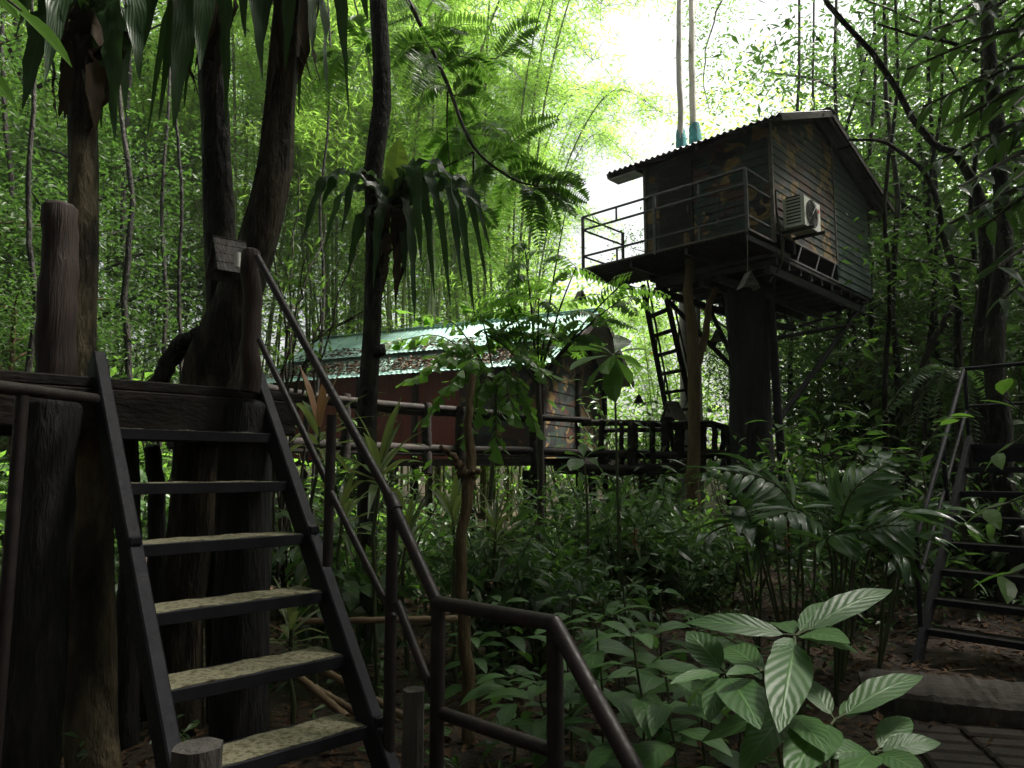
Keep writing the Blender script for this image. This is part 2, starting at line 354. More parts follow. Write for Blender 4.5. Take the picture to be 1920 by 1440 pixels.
M['tarp'] = surf('tarp', [(.3, (.01, .13, .15)), (.6, (.03, .26, .27)), (.75, (.15, .45, .42))], 6, rough=(.35, .5), bump=.5, bdist=.03)
M['plank_grey'] = surf('plank_grey', [(.3, (.06, .05, .044)), (.55, (.12, .105, .095)), (.75, (.18, .16, .145))], 6, (1, 1, 3), bump=.4)
M['bamboo_dry'] = surf('bamboo_dry', [(.3, (.09, .052, .027)), (.55, (.18, .12, .068)), (.75, (.25, .18, .11))], 4, (1, 1, 1), rough=(.4, .6), bump=.2)
M['soil'] = surf('soil', [(.28, (.014, .009, .006)), (.5, (.034, .022, .014)), (.62, (.06, .038, .023)), (.75, (.04, .035, .018))], 1.3, rough=(.8, .95), bump=.8, bdist=.06, detail=10, fine=30)
M['paver'] = surf('paver', [(.3, (.022, .017, .014)), (.5, (.045, .034, .029)), (.68, (.065, .05, .043)), (.78, (.03, .036, .018))], 3, rough=(.75, .95), bump=.6, bdist=.012, fine=60)
M['stone'] = surf('stone', [(.3, (.025, .022, .018)), (.5, (.055, .046, .04)), (.7, (.085, .07, .06))], 3, (1, 1, 1), rough=(.7, .95), bump=.8, bdist=.03)
M['wire'] = surf('wire', [(.3, (.2, .19, .17)), (.7, (.3, .28, .25))], 5, bump=0)
M['stem'] = surf('stem', [(.3, (.03, .04, .015)), (.6, (.06, .075, .028)), (.75, (.08, .06, .035))], 8, (1, 1, .4), rough=(.5, .7), bump=.2)
M['dark_stem'] = surf('dark_stem', [(.3, (.02, .016, .012)), (.6, (.05, .04, .03)), (.75, (.07, .065, .045))], 8, (1, 1, .4), rough=(.6, .8), bump=.4)

# ------------------------------------------------------------------ ground
def hash_noise(x, y):
    return (np.sin(x * 1.3 + y * .7) + np.sin(x * .45 - y * 1.1 + 1.3) + .6 * np.sin(x * 2.7 + 2.0 * y + .4) + .5 * np.sin(3.9 * x - 2.3 * y)) / 3.1
def gz(x, y):
    x = np.asarray(x, float); y = np.asarray(y, float)
    far = np.clip((np.hypot(x, y - 6) - 16) / 30, 0, 1)
    return -.2 + .05 * hash_noise(x, y) + far ** 1.5 * 3.5
def build_ground():
    a = Acc()
    g = np.concatenate([-np.geomspace(14, 400, 30)[::-1], np.linspace(-13.6, 13.6, 110), np.geomspace(14, 400, 30)])
    gy = np.concatenate([-np.geomspace(6, 300, 20)[::-1], np.linspace(-5.6, 22, 110), np.geomspace(22.4, 500, 30)])
    X, Y = np.meshgrid(g, gy); n, m = len(gy), len(g)
    V = np.stack([X, Y, gz(X, Y)], -1).reshape(-1, 3)
    i = np.arange(n - 1)[:, None] * m; j = np.arange(m - 1)[None]
    f = np.stack([i + j, i + j + 1, i + m + j + 1, i + m + j], -1).reshape(-1, 4)
    a.add(V, f); tag(a.build('ground', M['soil'], smooth=True), kind='structure')
build_ground()

# ------------------------------------------------------------------ left stair up to the platform
ST_T = np.array([math.cos(R(44.6)), math.sin(R(44.6)), 0.]); ST_H = np.array([-ST_T[1], ST_T[0], 0.])
ST_U = ST_H * .204 + UP * .263
ST_P = np.array([-1.323, 2.948, .648]); SW = .78
def sp(i): return ST_P + ST_U * (5 - i)        # front left corner of tread i (0 = platform edge)
slope_n = nrm(np.cross(ST_T, nrm(ST_U)))        # normal of the flight, pointing down the front
if slope_n[2] < 0: slope_n = -slope_n
t = thing('staircase', 'steep black metal stair with mossy worn treads leading up to the log platform', 'stairs', (*sp(7)[:2], gz(*sp(7)[:2])))
for side, off in ((0, -.035), (1, SW + .035)):
    a = Acc(); o = ST_T * off - slope_n * .035
    beam(a, sp(-.45) + o, sp(8.15) + o, .06, .13, up=slope_n)
    for i in (3, 6): beam(a, sp(i) + o + slope_n * .066 - ST_T * .02, sp(i) + o + slope_n * .074 + ST_T * .02, .035, .035, up=UP)
    a.build('stringer', M['black_metal'], t)
for i in range(1, 8):
    a = Acc(); p = sp(i)
    beam(a, p + ST_H * .012 - UP * .028, p + ST_T * SW + ST_H * .012 - UP * .028, .02, .052, up=UP)
    beam(a, p + ST_H * .25 - UP * .028, p + ST_T * SW + ST_H * .25 - UP * .028, .02, .052, up=UP)
    fr = a.build('tread_frame', M['black_metal'], t)
    a = Acc()
    n = 26
    xs = np.linspace(.004, SW - .004, n); V = []
    for x in xs:
        k = .003 * math.sin(x * 21 + i) + .002 * math.sin(x * 57 + 2 * i)
        V += [p + ST_T * x + ST_H * .024 + UP * (k - .026), p + ST_T * x + ST_H * .024 + UP * k, p + ST_T * x + ST_H * (.238 + k) + UP * (k * .6), p + ST_T * x + ST_H * .238 + UP * (-.026)]
    F = [(4 * q + r_, 4 * q + 4 + r_, 4 * q + 4 + (r_ + 1) % 4, 4 * q + (r_ + 1) % 4) for q in range(n - 1) for r_ in range(4)]
    a.add(V, F); a.add(V[:4], [(0, 1, 2, 3)]); a.add(V[-4:], [(3, 2, 1, 0)])
    a.build('tread', M['tread'], t)
# handrail of the stair (right side)
def rail(acc, pts, r, n=12): tube(acc, pts, r, n)
hr = thing('handrail', 'dark brown tubular steel handrail with two rails bending down beside the steep stair', 'handrail', (*at(820, 1130, 3.1)[:2], -.2))
TOP, MIDR, KN, KN2, END = at(482, 482, 4.05), at(735, 940, 3.33), at(820, 1130, 3.1), at(1038, 1168, 2.74), at(1215, 1490, 2.3)
a = Acc(); rail(a, [TOP, MIDR], .021); rail(a, [MIDR - (MIDR - TOP) * .02, KN], .026); a.build('rail', M['pipe'], hr, smooth=True)
a = Acc(); rail(a, [KN - (KN2 - KN) * .02, KN2 + (KN2 - KN) * .02], .03); rail(a, [KN2 + UP * .004, END], .031); a.build('rail', M['pipe'], hr, smooth=True)
a = Acc(); L1, L2, L3, L4 = at(486, 637, 4.05), at(614, 905, 3.63), at(618, 918, 3.6), at(737, 1158, 3.3)
rail(a, [L1, L2], .017); rail(a, [L3, L4], .017); rail(a, [at(745, 1130, 3.28), at(812, 1303, 3.1)], .019); a.build('rail', M['pipe'], hr, smooth=True)
a = Acc(); rail(a, [at(822, 1335, 3.1), at(1048, 1412, 2.74)], .026); a.build('rail', M['pipe'], hr, smooth=True)
def post(px, py, Y, zb, r, nm='post'):
    a = Acc(); p = at(px, py, Y); rail(a, [p, [p[0], p[1], zb]], r); a.build(nm, M['pipe'], hr, smooth=True)
post(622, 778, 3.6, at(600, 1062, 3.6)[2], .025); post(737, 948, 3.32, -.3, .027); post(822, 1130, 3.1, -.3, .03); post(1040, 1170, 2.74, -.3, .031)
a = Acc(); d = nrm(KN - MIDR); rail(a, [MIDR - d * .03, MIDR + d * .05], .032); a.build('sleeve', M['pipe'], hr, smooth=True)
# left rail stub
hl = thing('handrail', 'short dark pipe rail on a thin post at the far left of the platform', 'handrail', (*at(42, 760, 2.75)[:2], -.2))
a = Acc(); rail(a, [at(178, 748, 3.45), at(60, 733, 2.95), at(-80, 716, 2.5)], .026); a.build('rail', M['pipe'], hl, smooth=True)
a = Acc(); p = at(42, 742, 2.85); rail(a, [p, [p[0], p[1], -.3]], .024); a.build('post', M['pipe'], hl, smooth=True)

# ------------------------------------------------------------------ log platform at the head of the stair
P0 = sp(0)
pf = thing('platform', 'raised dark log platform with earthy edge at the top of the stair', 'platform', (*P0[:2], -.2))
a = Acc(); zt = P0[2]
nb = 9
for k in range(nb):
    y0 = .012 + k * 1.45 / nb
    beam(a, np.array([*(P0 - ST_T * (.62 + .05 * math.sin(k * 2.1)) + ST_H * (y0 + .075))[:2], zt - .03 + .004 * math.sin(k * 3)]), np.array([*(P0 + ST_T * (SW + .30) + ST_H * (y0 + .075))[:2], zt - .03]), .152, .055, tone=.5)
a.build('deck', M['old_wood'], pf)
a = Acc(); beam(a, P0 - ST_T * .5 + ST_H * .03 - UP * .16, P0 + ST_T * (SW + .25) + ST_H * .03 - UP * .16, .06, .2)
beam(a, P0 - ST_T * .1 + ST_H * .25 - UP * .25, P0 - ST_T * .1 + ST_H * 1.45 - UP * .25, .09, .14)
beam(a, P0 + ST_T * .85 + ST_H * .1 - UP * .25, P0 + ST_T * .85 + ST_H * 1.45 - UP * .25, .09, .14)
beam(a, P0 - ST_T * .5 + ST_H * 1.3 - UP * .16, P0 + ST_T * (SW + .25) + ST_H * 1.3 - UP * .16, .06, .2)
a.build('beam', M['old_wood'], pf)
def log(name, mat, pts, r, parent=None, n=16, rough=.03, seed=1, dome=True, steps=14):
    a = Acc(); p = wobble(smooth_path(pts, steps), .006, seed); m = len(p)
    rr = np.interp(np.linspace(0, 1, m), np.linspace(0, 1, len(np.atleast_1d(r))), np.atleast_1d(r)) if np.ndim(r) else np.full(m, r)
    if dome:   # rounded upper end
        d = nrm(p[0] - p[1]); e = [p[0] + d * rr[0] * k for k in (.45, .3, .12)]
        p = np.vstack([e, p]); rr = np.concatenate([[rr[0] * .35, rr[0] * .75, rr[0] * .95], rr])
    tube(a, p, rr, n, rough=rough, seed=seed)
    return a.build(name, M[mat], parent, smooth=True)
log('leg', 'dark_log', [at(103, 765, 3.5), at(60, 1200, 3.42), at(28, 1600, 3.36)], [.12, .125, .135], pf, seed=3)
log('leg', 'dark_log', [at(462, 770, 4.2), at(452, 1150, 4.15), at(443, 1520, 4.1)], [.14, .145, .15], pf, seed=4)
log('leg', 'dark_log', [at(285, 840, 5.2), at(290, 1000, 5.2), at(270, 1350, 5.2)], [.055, .06, .06], pf, seed=5)
log('leg', 'dark_log', [at(240, 800, 4.7), at(238, 1100, 4.7), at(232, 1480, 4.7)], [.06, .07, .08], pf, seed=6)
log('corner_post', 'red_wood', [at(112, 392, 3.62), at(108, 560, 3.62), at(104, 705, 3.62)], [.082, .088, .092], pf, seed=7)
log('corner_post', 'red_wood', [at(471, 474, 4.12), at(469, 600, 4.12), at(467, 735, 4.12)], [.052, .054, .056], pf, seed=8)

# ------------------------------------------------------------------ treehouse
AZ = R(46.0)
TU = np.array([-math.sin(AZ), math.cos(AZ), 0]); TV = np.array([math.cos(AZ), math.sin(AZ), 0]); TC = np.array([3.668, 11., 0])
def S(u, v, z): return TC + TU * u + TV * v + UP * z
ZF, ZR = 5.216, 6.209
pc = S(1.13, 2.2, 0)
th = thing('treehouse', 'camouflage painted treehouse with gable roof and balcony on one thick dark pillar', 'treehouse', (pc[0], pc[1], -.2))
def roofz(v): return 7.189 + .388 * (v - .566) if v <= 2.884 else 8.089 - .288 * (v - 2.884)
def siding(acc, Pf, L0, L1, z0, ztop, out, bh=.15, proud=.014):
    """overlapping boards; Pf(x, z) is the wall point, ztop(x) the upper edge"""
    z = z0; xs = np.linspace(L0, L1, 60)
    while True:
        z1 = z + bh
        ok0 = [x for x in xs if ztop(x) > z + .02]
        if not ok0: break
        ok1 = [x for x in xs if ztop(x) >= z1]
        if ok1: a0, a1, b0, b1, zz = min(ok0), max(ok0), min(ok1), max(ok1), z1
        else:
            xm = max(ok0, key=ztop); a0, a1, b0, b1, zz = min(ok0), max(ok0), xm - .01, xm + .01, ztop(xm)
        q = [Pf(a0, z) , Pf(a1, z), Pf(b1, zz), Pf(b0, zz)]
        o = np.asarray(out)
        V = [q[0] + o * proud, q[1] + o * proud, q[2] + o * .002, q[3] + o * .002, q[0] - o * .02, q[1] - o * .02, q[2] - o * .02, q[3] - o * .02]
        acc.add(V, CUBEF)
        z = z1
def corrugated(acc, O, e, s, Le, Ls, pitch=.1, amp=.014, th_=.004):
    e, s = nrm(e), nrm(s); n_ = nrm(np.cross(e, s)); n_ = n_ if n_[2] > 0 else -n_
    k = int(Le / pitch * 6); x = np.linspace(0, Le, k + 1); h = amp * np.sin(x / pitch * 2 * np.pi)
    rows = np.linspace(0, Ls, 4); O = np.asarray(O)
    top = np.array([[O + e * xi + s * r_ + n_ * hi for xi, hi in zip(x, h)] for r_ in rows]); bot = top - n_ * th_
    m = k + 1
    i = np.arange(3)[:, None] * m; j = np.arange(k)[None]
    f = np.stack([i + j, i + j + 1, i + m + j + 1, i + m + j], -1).reshape(-1, 4)
    acc.add(top.reshape(-1, 3), f); acc.add(bot.reshape(-1, 3), f[:, ::-1])
    for r_ in (0, 3):
        V = np.concatenate([top[r_], bot[r_]]); acc.add(V, [(q, q + 1, m + q + 1, m + q) for q in range(k)])
# walls
a = Acc(); siding(a, lambda x, z: S(x, .917, z), 0.02, 2.45, 5.23, lambda x: roofz(.917) - .03, -TV); a.build('front_wall', M['camo'], th)
a = Acc(); siding(a, lambda x, z: S(0, x, z), .92, 3.69, 5.40, lambda x: roofz(x) - .03, -TU); a.build('side_wall', M['camo'], th)
a = Acc(); siding(a, lambda x, z: S(.004, x, z), 3.70, 5.56, 5.05, lambda x: roofz(x) - .03, -TU); a.build('rear_room_wall', M['green_board'], th)
a = Acc(); siding(a, lambda x, z: S(x, 5.571, z), 0, 2.45, 5.05, lambda x: roofz(5.571) - .03, TV)
siding(a, lambda x, z: S(2.45, x, z), .93, 5.56, 5.05, lambda x: roofz(x) - .03, TU); a.build('back_wall', M['green_board'], th)
for p_, q_, w_, h_, up_ in ((S(-.012, .905, 5.2), S(-.012, .905, roofz(.9) - .04), .06, .06, TV), (S(-.012, 3.695, 5.38), S(-.012, 3.695, roofz(3.69) - .04), .02, .05, TV), (S(2.46, .905, 5.2), S(2.46, .905, roofz(.9) - .04), .06, .06, TV), (S(-.02, .93, 5.385), S(-.02, 3.69, 5.385), .03, .035, UP)):
    a = Acc(); beam(a, p_, q_, w_, h_, up=up_); a.build('corner_trim', M['plank_grey'], th)
a = Acc(); frame_box(a, S(0, 0, 0), TU, TV, UP, (1.45, .885, 5.25), (2.15, .912, 7.05)); dr = a.build('door', M['old_wood'], th)
a = Acc(); frame_box(a, S(0, 0, 0), TU, TV, UP, (1.53, .86, 6.1), (1.56, .884, 6.22)); a.build('handle', M['grey_paint'], dr)
# floor and underframe
a = Acc(); frame_box(a, S(0, 0, 0), TU, TV, UP, (0.03, .95, 4.99), (2.43, 5.55, 5.045))
for v in np.arange(1.1, 5.5, .48): frame_box(a, S(0, 0, 0), TU, TV, UP, (0.05, v, 4.88), (2.40, v + .06, 4.988))
for u in (.12, 1.0, 1.35, 2.3): frame_box(a, S(0, 0, 0), TU, TV, UP, (u, 1.0, 4.74), (u + .08, 5.52, 4.878))
a.build('floor_frame', M['deck_metal'], th)
a = Acc(); beam(a, S(-.03, .93, 5.03), S(-.03, 3.70, 5.03), .04, .04)
for v in (1.75, 2.55, 3.3): beam(a, S(-.03, v, 5.05), S(-.03, v + .22, 5.37), .022, .022, up=TU)
a.build('side_truss', M['grey_paint'], th)
# deck
a = Acc(); corrugated(a, S(-.02, 0.0, ZF - .05), TU, TV, 3.32, 1.4, .09, .012)
for u in (.02, 1.1, 2.2, 3.2): frame_box(a, S(0, 0, 0), TU, TV, UP, (u, .05, ZF - .16), (u + .05, 1.6, ZF - .068))
a.build('balcony_underside', M['deck_metal'], th)
a = Acc(); frame_box(a, S(0, 0, 0), TU, TV, UP, (-.03, -.012, ZF - .03), (3.3, .88, ZF)); a.build('balcony_floor', M['plank_grey'], th)
# railing
rl = bpy.data.objects.new('railing', None); col.objects.link(rl); rl.parent = th
C0, C1, C2, C3 = (0.02, .02), (3.27, .02), (3.27, 1.35), (.02, .88)
for u, v in ((.02, .02), (1.70, .02), (3.27, .02), (3.27, 1.3)):
    a = Acc(); beam(a, S(u, v, ZF - .06), S(u, v, ZR), .05, .05, up=TV); a.build('post', M['grey_paint'], rl)
for h in (0, -.25, -.76):
    a = Acc()
    beam(a, S(*C0, ZR + h), S(*C1, ZR + h), .035, .035); beam(a, S(*C0, ZR + h), S(*C3, ZR + h), .03, .03); beam(a, S(*C1, ZR + h), S(*C2, ZR + h), .03, .03)
    a.build('rail', M['grey_paint'], rl)
for u in (.85, 2.5):
    for z0, z1 in ((ZR - .25, ZR), (ZF, ZR - .76)): a = Acc(); beam(a, S(u, .02, z0), S(u, .02, z1), .03, .03, up=TV); a.build('baluster', M['grey_paint'], rl)
a = Acc()
for u in np.arange(.06, 1.68, .085): beam(a, S(u, .035, ZF + .02), S(u, .035, ZR - .26), .0035, .0035, up=TV, bev=0)
for z in np.arange(ZF + .06, ZR - .26, .085): beam(a, S(.04, .037, z), S(1.68, .037, z), .0035, .0035, bev=0)
a.build('wire_mesh', M['black_metal'], rl)
# roof
a = Acc()
ang = lambda vz: vz
corrugated(a, S(-.36, 2.884, 8.089), TU, S(0, .566, 7.189) - S(0, 2.884, 8.089), 3.50, np.linalg.norm(S(0, .566, 7.189) - S(0, 2.884, 8.089)), .12, .018)
corrugated(a, S(-.36, 2.884, 8.089), TU, S(0, 6.48, 7.052) - S(0, 2.884, 8.089), 3.50, np.linalg.norm(S(0, 6.48, 7.052) - S(0, 2.884, 8.089)), .12, .018)
rf = a.build('roof', M['roof_dark'], th)
a = Acc(); beam(a, S(-.37, 2.884, 8.10), S(3.15, 2.884, 8.10), .3, .02); a.build('ridge_cap', M['roof_dark'], rf)
a = Acc()
for u in (-.34, .0, 1.2, 2.43, 3.10):
    beam(a, S(u, .60, roofz(.6) - .075), S(u, 2.86, roofz(2.86) - .075), .04, .1); beam(a, S(u, 2.9, roofz(2.9) - .075), S(u, 6.44, roofz(6.44) - .075), .04, .1)
for v in (.62, 1.6, 3.9, 5.0, 6.2): beam(a, S(-.33, v, roofz(v) - .042), S(3.1, v, roofz(v) - .042), .05, .03)
a.build('rafter', M['old_wood'], rf)
a = Acc(); frame_box(a, S(0, 0, 0), TU, TV, UP, (2.47, .60, roofz(.6) - .15), (3.08, .92, roofz(.6) - .13)); a.build('soffit', M['soffit'], rf)
# pillar and props
a = Acc()
zs = np.array([-.4, .4, 1.2, 2.2, 3.0, 3.5, 4.0, 4.5, 4.99]); rr = np.array([.44, .40, .385, .37, .36, .37, .385, .40, .42])
pp = np.stack([np.full(9, pc[0]), np.full(9, pc[1]), zs], 1) + np.stack([.02 * np.sin(zs * 2), 0 * zs, 0 * zs], 1)
pz = np.linspace(-.4, 4.99, 30); P3 = np.stack([np.interp(pz, zs, pp[:, k]) for k in range(3)], 1)
tube(a, P3, np.interp(pz, zs, rr), 28, rough=.022, seed=11); a.build('pillar', M['pillar'], th, smooth=True)
def strut(pts, r, mat='black_metal', name='strut'):
    a = Acc(); rail(a, pts, r, 10); a.build(name, M[mat], th, smooth=True)
strut([S(.1, 5.45, 5.0), at(1452, 800, 13.5)], .055)
strut([S(2.3, 2.9, 4.8), [pc[0] - .2, pc[1] + .1, 3.4]], .045); strut([S(2.35, 1.2, 4.8), [pc[0] - .25, pc[1], 3.3]], .045)
strut([at(1444, 560, 13.0), at(1470, 935, 13.0)], .075); strut([at(1452, 460, 12.2), at(1450, 640, 12.6)], .02)
strut([at(1450, 635, 13.6), at(1585, 610, 14.6)], .04); strut([at(1500, 612, 14.0), at(1575, 588, 14.5), at(1576, 545, 14.5)], .035)
strut([at(1445, 610, 13.4), at(1488, 615, 13.9)], .07); strut([at(1488, 605, 13.9), at(1455, 640, 13.5)], .02); strut([at(1470, 590, 13.9), at(1488, 620, 13.9)], .025)
a = Acc()
for k in range(9):
    x0 = 1240 + k * 16; beam(a, at(x0, 520 + k * 4, 14.4), at(x0 + (8 if k % 2 else -8), 560 + k * 4, 14.4), .03, .03)
beam(a, at(1232, 548, 14.4), at(1372, 584, 14.4), .04, .05); a.build('under_truss', M['black_metal'], th)

# air conditioner on the side wall
def acbox():
    t = thing('air_conditioner', 'white outdoor air conditioner unit bracketed to the camouflage side wall', 'air conditioner', S(-.2, 1.55, 5.62))
    v0, v1, u0, u1, z0, z1 = 1.10, 1.82, -.44, -.10, 5.46, 5.96
    a = Acc()
    b = [(u0, v0 + .03), (u0, v1 - .03), (u0 + .03, v1), (u1, v1), (u1, v0), (u0 + .03, v0)]
    V = [S(u, v, z0) for u, v in b] + [S(u, v, z1) for u, v in b]
    a.add(V, [(i, (i + 1) % 6, 6 + (i + 1) % 6, 6 + i) for i in range(6)]); a.add(V[:6], [tuple(range(5, -1, -1))]); a.add(V[6:], [tuple(range(6))])
    a.build('casing', M['white_plastic'], t)
    cv, cz = v0 + .33, (z0 + z1) / 2; a = Acc(); k = 32
    ring = lambda r, uu: [S(uu, cv + r * math.cos(q), cz + r * math.sin(q)) for q in np.linspace(0, 2 * np.pi, k, endpoint=False)]
    a.add(ring(.235, u0 - .004), [tuple(range(k))]); fg = a.build('fan_opening', M['fan_grey'], t)
    a = Acc()
    for r in (.235, .19, .145, .10, .05): 
        c = ring(r, u0 - .012); c.append(c[0]); tube(a, c, .004, 5, caps=False)
    for q in np.linspace(0, 2 * np.pi, 8, endpoint=False): tube(a, [S(u0 - .014, cv, cz), S(u0 - .014, cv + .235 * math.cos(q), cz + .235 * math.sin(q))], .004, 5)
    a.build('grille', M['black_plastic'], fg)
    a = Acc(); a.add([S(u0 - .005, v1 - .10 + .035 * math.cos(q), z1 - .13 + .035 * math.sin(q)) for q in np.linspace(0, 2 * np.pi, 18, endpoint=False)], [tuple(range(18))]); a.build('badge', M['badge_red'], t)
    a = Acc()
    for i in range(9):
        z = z0 + .05 + i * .055
        frame_box(a, S(0, 0, 0), TU, TV, UP, (u0 + .05, v0 - .006, z), (u1 - .05, v0 - .001, z + .024))
    a.build('vent', M['black_plastic'], t)
    a = Acc()
    for v in (v0 + .12, v1 - .16): beam(a, S(-.004, v, z0 - .03), S(-.56, v, z0 - .03), .05, .05); beam(a, S(-.02, v, z0 - .30), S(-.02, v, z0 - .03), .04, .04, up=TU)
    a.build('bracket', M['grey_paint'], t)
    a = Acc(); tube(a, smooth_path([S(-.03, 1.0, 6.1), S(-.03, 1.02, 5.7), S(-.06, 1.05, 5.3), S(-.04, 1.1, 4.9), S(.3, 1.4, 4.7)], 16), .018, 6); a.build('hose', M['plank_grey'], t, smooth=True)
acbox()

# ladder to the balcony
ld = thing('ladder', 'dark steep wooden ladder with thin side rails rising to the treehouse balcony', 'ladder', (*at(1285, 850, 15.3)[:2], 1.8))
A1, A2, B1, B2 = at(1205, 535, 13.7), at(1265, 850, 15.3), at(1240, 515, 13.4), at(1316, 850, 15.1)
for p, q in ((A1, A2), (B1, B2)):
    a = Acc(); beam(a, p, q, .07, .14); a.build('stringer', M['old_wood'], ld)
for k in range(9):
    f = (k + .6) / 9; a = Acc(); beam(a, A1 + (A2 - A1) * f, B1 + (B2 - B1) * f, .14, .05); a.build('rung', M['old_wood'], ld)
a = Acc()
for p, q in ((A1, A2), (B1, B2)):
    o = np.array([.1, .35, .55]); tube(a, [p + o, q + o], .022, 6); 
    for f in (.15, .4, .65, .9): m_ = p + (q - p) * f; tube(a, [m_, m_ + o], .018, 6)
a.build('side_rail', M['black_metal'], ld)

# birdhouses
def birdhouse(loc, size, yaw, label, pale=.5, mat='plank_grey', wire=None, lamp=False):
    t = thing('birdhouse', label, 'birdhouse', loc, None)
    c, s_ = math.cos(yaw), math.sin(yaw); fx = np.array([c, s_, 0]); fy = np.array([-s_, c, 0]); L = np.asarray(loc, float)
    w_, h_, d_ = size * .5, size * .9, size * .75
    a = Acc(); n = 4
    for sg in (-1, 1):
        a0 = L + UP * h_; b0 = L + fx * sg * w_ * 1.25 - UP * h_ * .25
        for k in range(n):
            p, q = a0 + (b0 - a0) * (k / n), a0 + (b0 - a0) * ((k + 1) / n - .015)
            nn = nrm(np.cross(fy, b0 - a0)); nn = nn if nn[2] > 0 else -nn
            V = [p + fy * d_ * .6, p - fy * d_ * .6, q - fy * d_ * .6, q + fy * d_ * .6]; V += [v - nn * size * .05 for v in V]
            a.add(V, CUBEF)
    a.build('roof', M[mat], t)
    a = Acc(); V = []
    for yy in (-d_ * .42, d_ * .42): V += [L + fy * yy - fx * w_ * .85, L + fy * yy + fx * w_ * .85, L + fy * yy + UP * h_ * .85]
    a.add(V, [(0, 1, 2), (3, 5, 4)]); a.add(V, [(0, 3, 4, 1), (1, 4, 5, 2), (2, 5, 3, 0)]); b = a.build('box', M[mat], t)
    a = Acc(); k = 14; a.add([L - fy * (d_ * .43) + fx * size * .13 * math.cos(q) + UP * (h_ * .38 + size * .13 * math.sin(q)) for q in np.linspace(0, 2 * np.pi, k, endpoint=False)], [tuple(range(k))]); a.build('entrance_hole', M['black_plastic'], b)
    if wire is not None:
        a = Acc(); tube(a, [L + UP * h_, wire], .006, 5); a.build('wire', M['wire'], t)
    if lamp is not False:
        a = Acc(); tube(a, [lamp, np.array(lamp) - UP * .09], .017, 10); a.build('lamp', M['white_plastic'], t, smooth=True)
    return t
birdhouse(at(1403, 536, 11.1), .24, R(10), 'pale triangular birdhouse hanging on a wire from the balcony corner', wire=S(.02, .02, ZF - .06))
birdhouse(at(1088, 562, 14.2), .2, R(35), 'small pale birdhouse above the green roof gable')
birdhouse(at(1198, 756, 15.2), .22, R(-10), 'small dark birdhouse on the log railing left of the ladder foot', mat='old_wood')
birdhouse(at(1262, 782, 13.8), .34, R(-58), 'grey plank birdhouse in front of the ladder foot')
birdhouse(at(1348, 640, 13.6), .24, R(-50), 'grey birdhouse on the diagonal strut beside the pillar', mat='plank_grey')
birdhouse(at(428, 505, 4.6), .23, R(-52), 'slatted birdhouse with a white lamp nailed to the leaning trunk above the stair', lamp=at(446, 474, 4.3), mat='grey_log')

# ------------------------------------------------------------------ right stair
RT = np.array([math.cos(R(49)), -math.sin(R(49)), 0]); RH = np.array([-RT[1], RT[0], 0]); RU = RH * .212 + UP * .238; RP = np.array([3.676, 6.683, .096])
def rp(i): return RP + RU * i
rn = nrm(np.cross(RT, nrm(RU))); rn = rn if rn[2] > 0 else -rn
t = thing('staircase', 'dark metal stair with open treads rising at the right edge behind the paving', 'stairs', (*RP[:2], -.15)); RW = 1.0
for off in (-.03, RW + .03):
    a = Acc(); o = RT * off - rn * .03; beam(a, rp(-1.1) + o, rp(7.3) + o, .05, .12, up=rn); a.build('stringer', M['black_metal'], t)
for i in range(8):
    a = Acc(); p = rp(i); e = .9 if i < 7 else 1
    beam(a, p + RH * .012 - UP * .03, p + RT * RW + RH * .012 - UP * .03, .02, .055); beam(a, p + RH * .24 - UP * .03, p + RT * RW + RH * .24 - UP * .03, .02, .05)
    if i == 7: beam(a, p + RH * .04 - UP * .1, p + RT * RW + RH * .04 - UP * .1, .03, .17)
    f_ = a.build('tread_frame', M['black_metal'], t)
    a = Acc(); frame_box(a, p, RT, RH, UP, (.003, .023, -.03), (RW - .003, .23, -.001)); a.build('tread', M['old_wood'], t)
hr2 = thing('handrail', 'thin black two-bar handrail climbing beside the right edge stair', 'handrail', (*at(1718, 1020, 6.5)[:2], -.15))
q = lambda px, py, Y: at(px, py, Y)
a = Acc(); rail(a, [q(1807, 693, 8.1), q(1768, 835, 7.4), q(1718, 1012, 6.6)], .022); a.build('rail', M['black_metal'], hr2, smooth=True)
a = Acc(); rail(a, [q(1812, 768, 8.1), q(1776, 900, 7.5), q(1728, 1070, 6.7)], .018); a.build('rail', M['black_metal'], hr2, smooth=True)
a = Acc(); p1 = q(1808, 692, 8.1); rail(a, [p1, p1 + RT * 1.1], .022); p2 = p1 - UP * .42; rail(a, [p2, p2 + RT * 1.1], .016); a.build('rail', M['black_metal'], hr2, smooth=True)
for px, py, Y, pb in ((1809, 692, 8.1, 838), (1768, 838, 7.4, 940), (1718, 1012, 6.6, 1175)):
    a = Acc(); p = q(px, py, Y); rail(a, [p, q(px + 8, pb, Y)], .022); a.build('post', M['black_metal'], hr2, smooth=True)

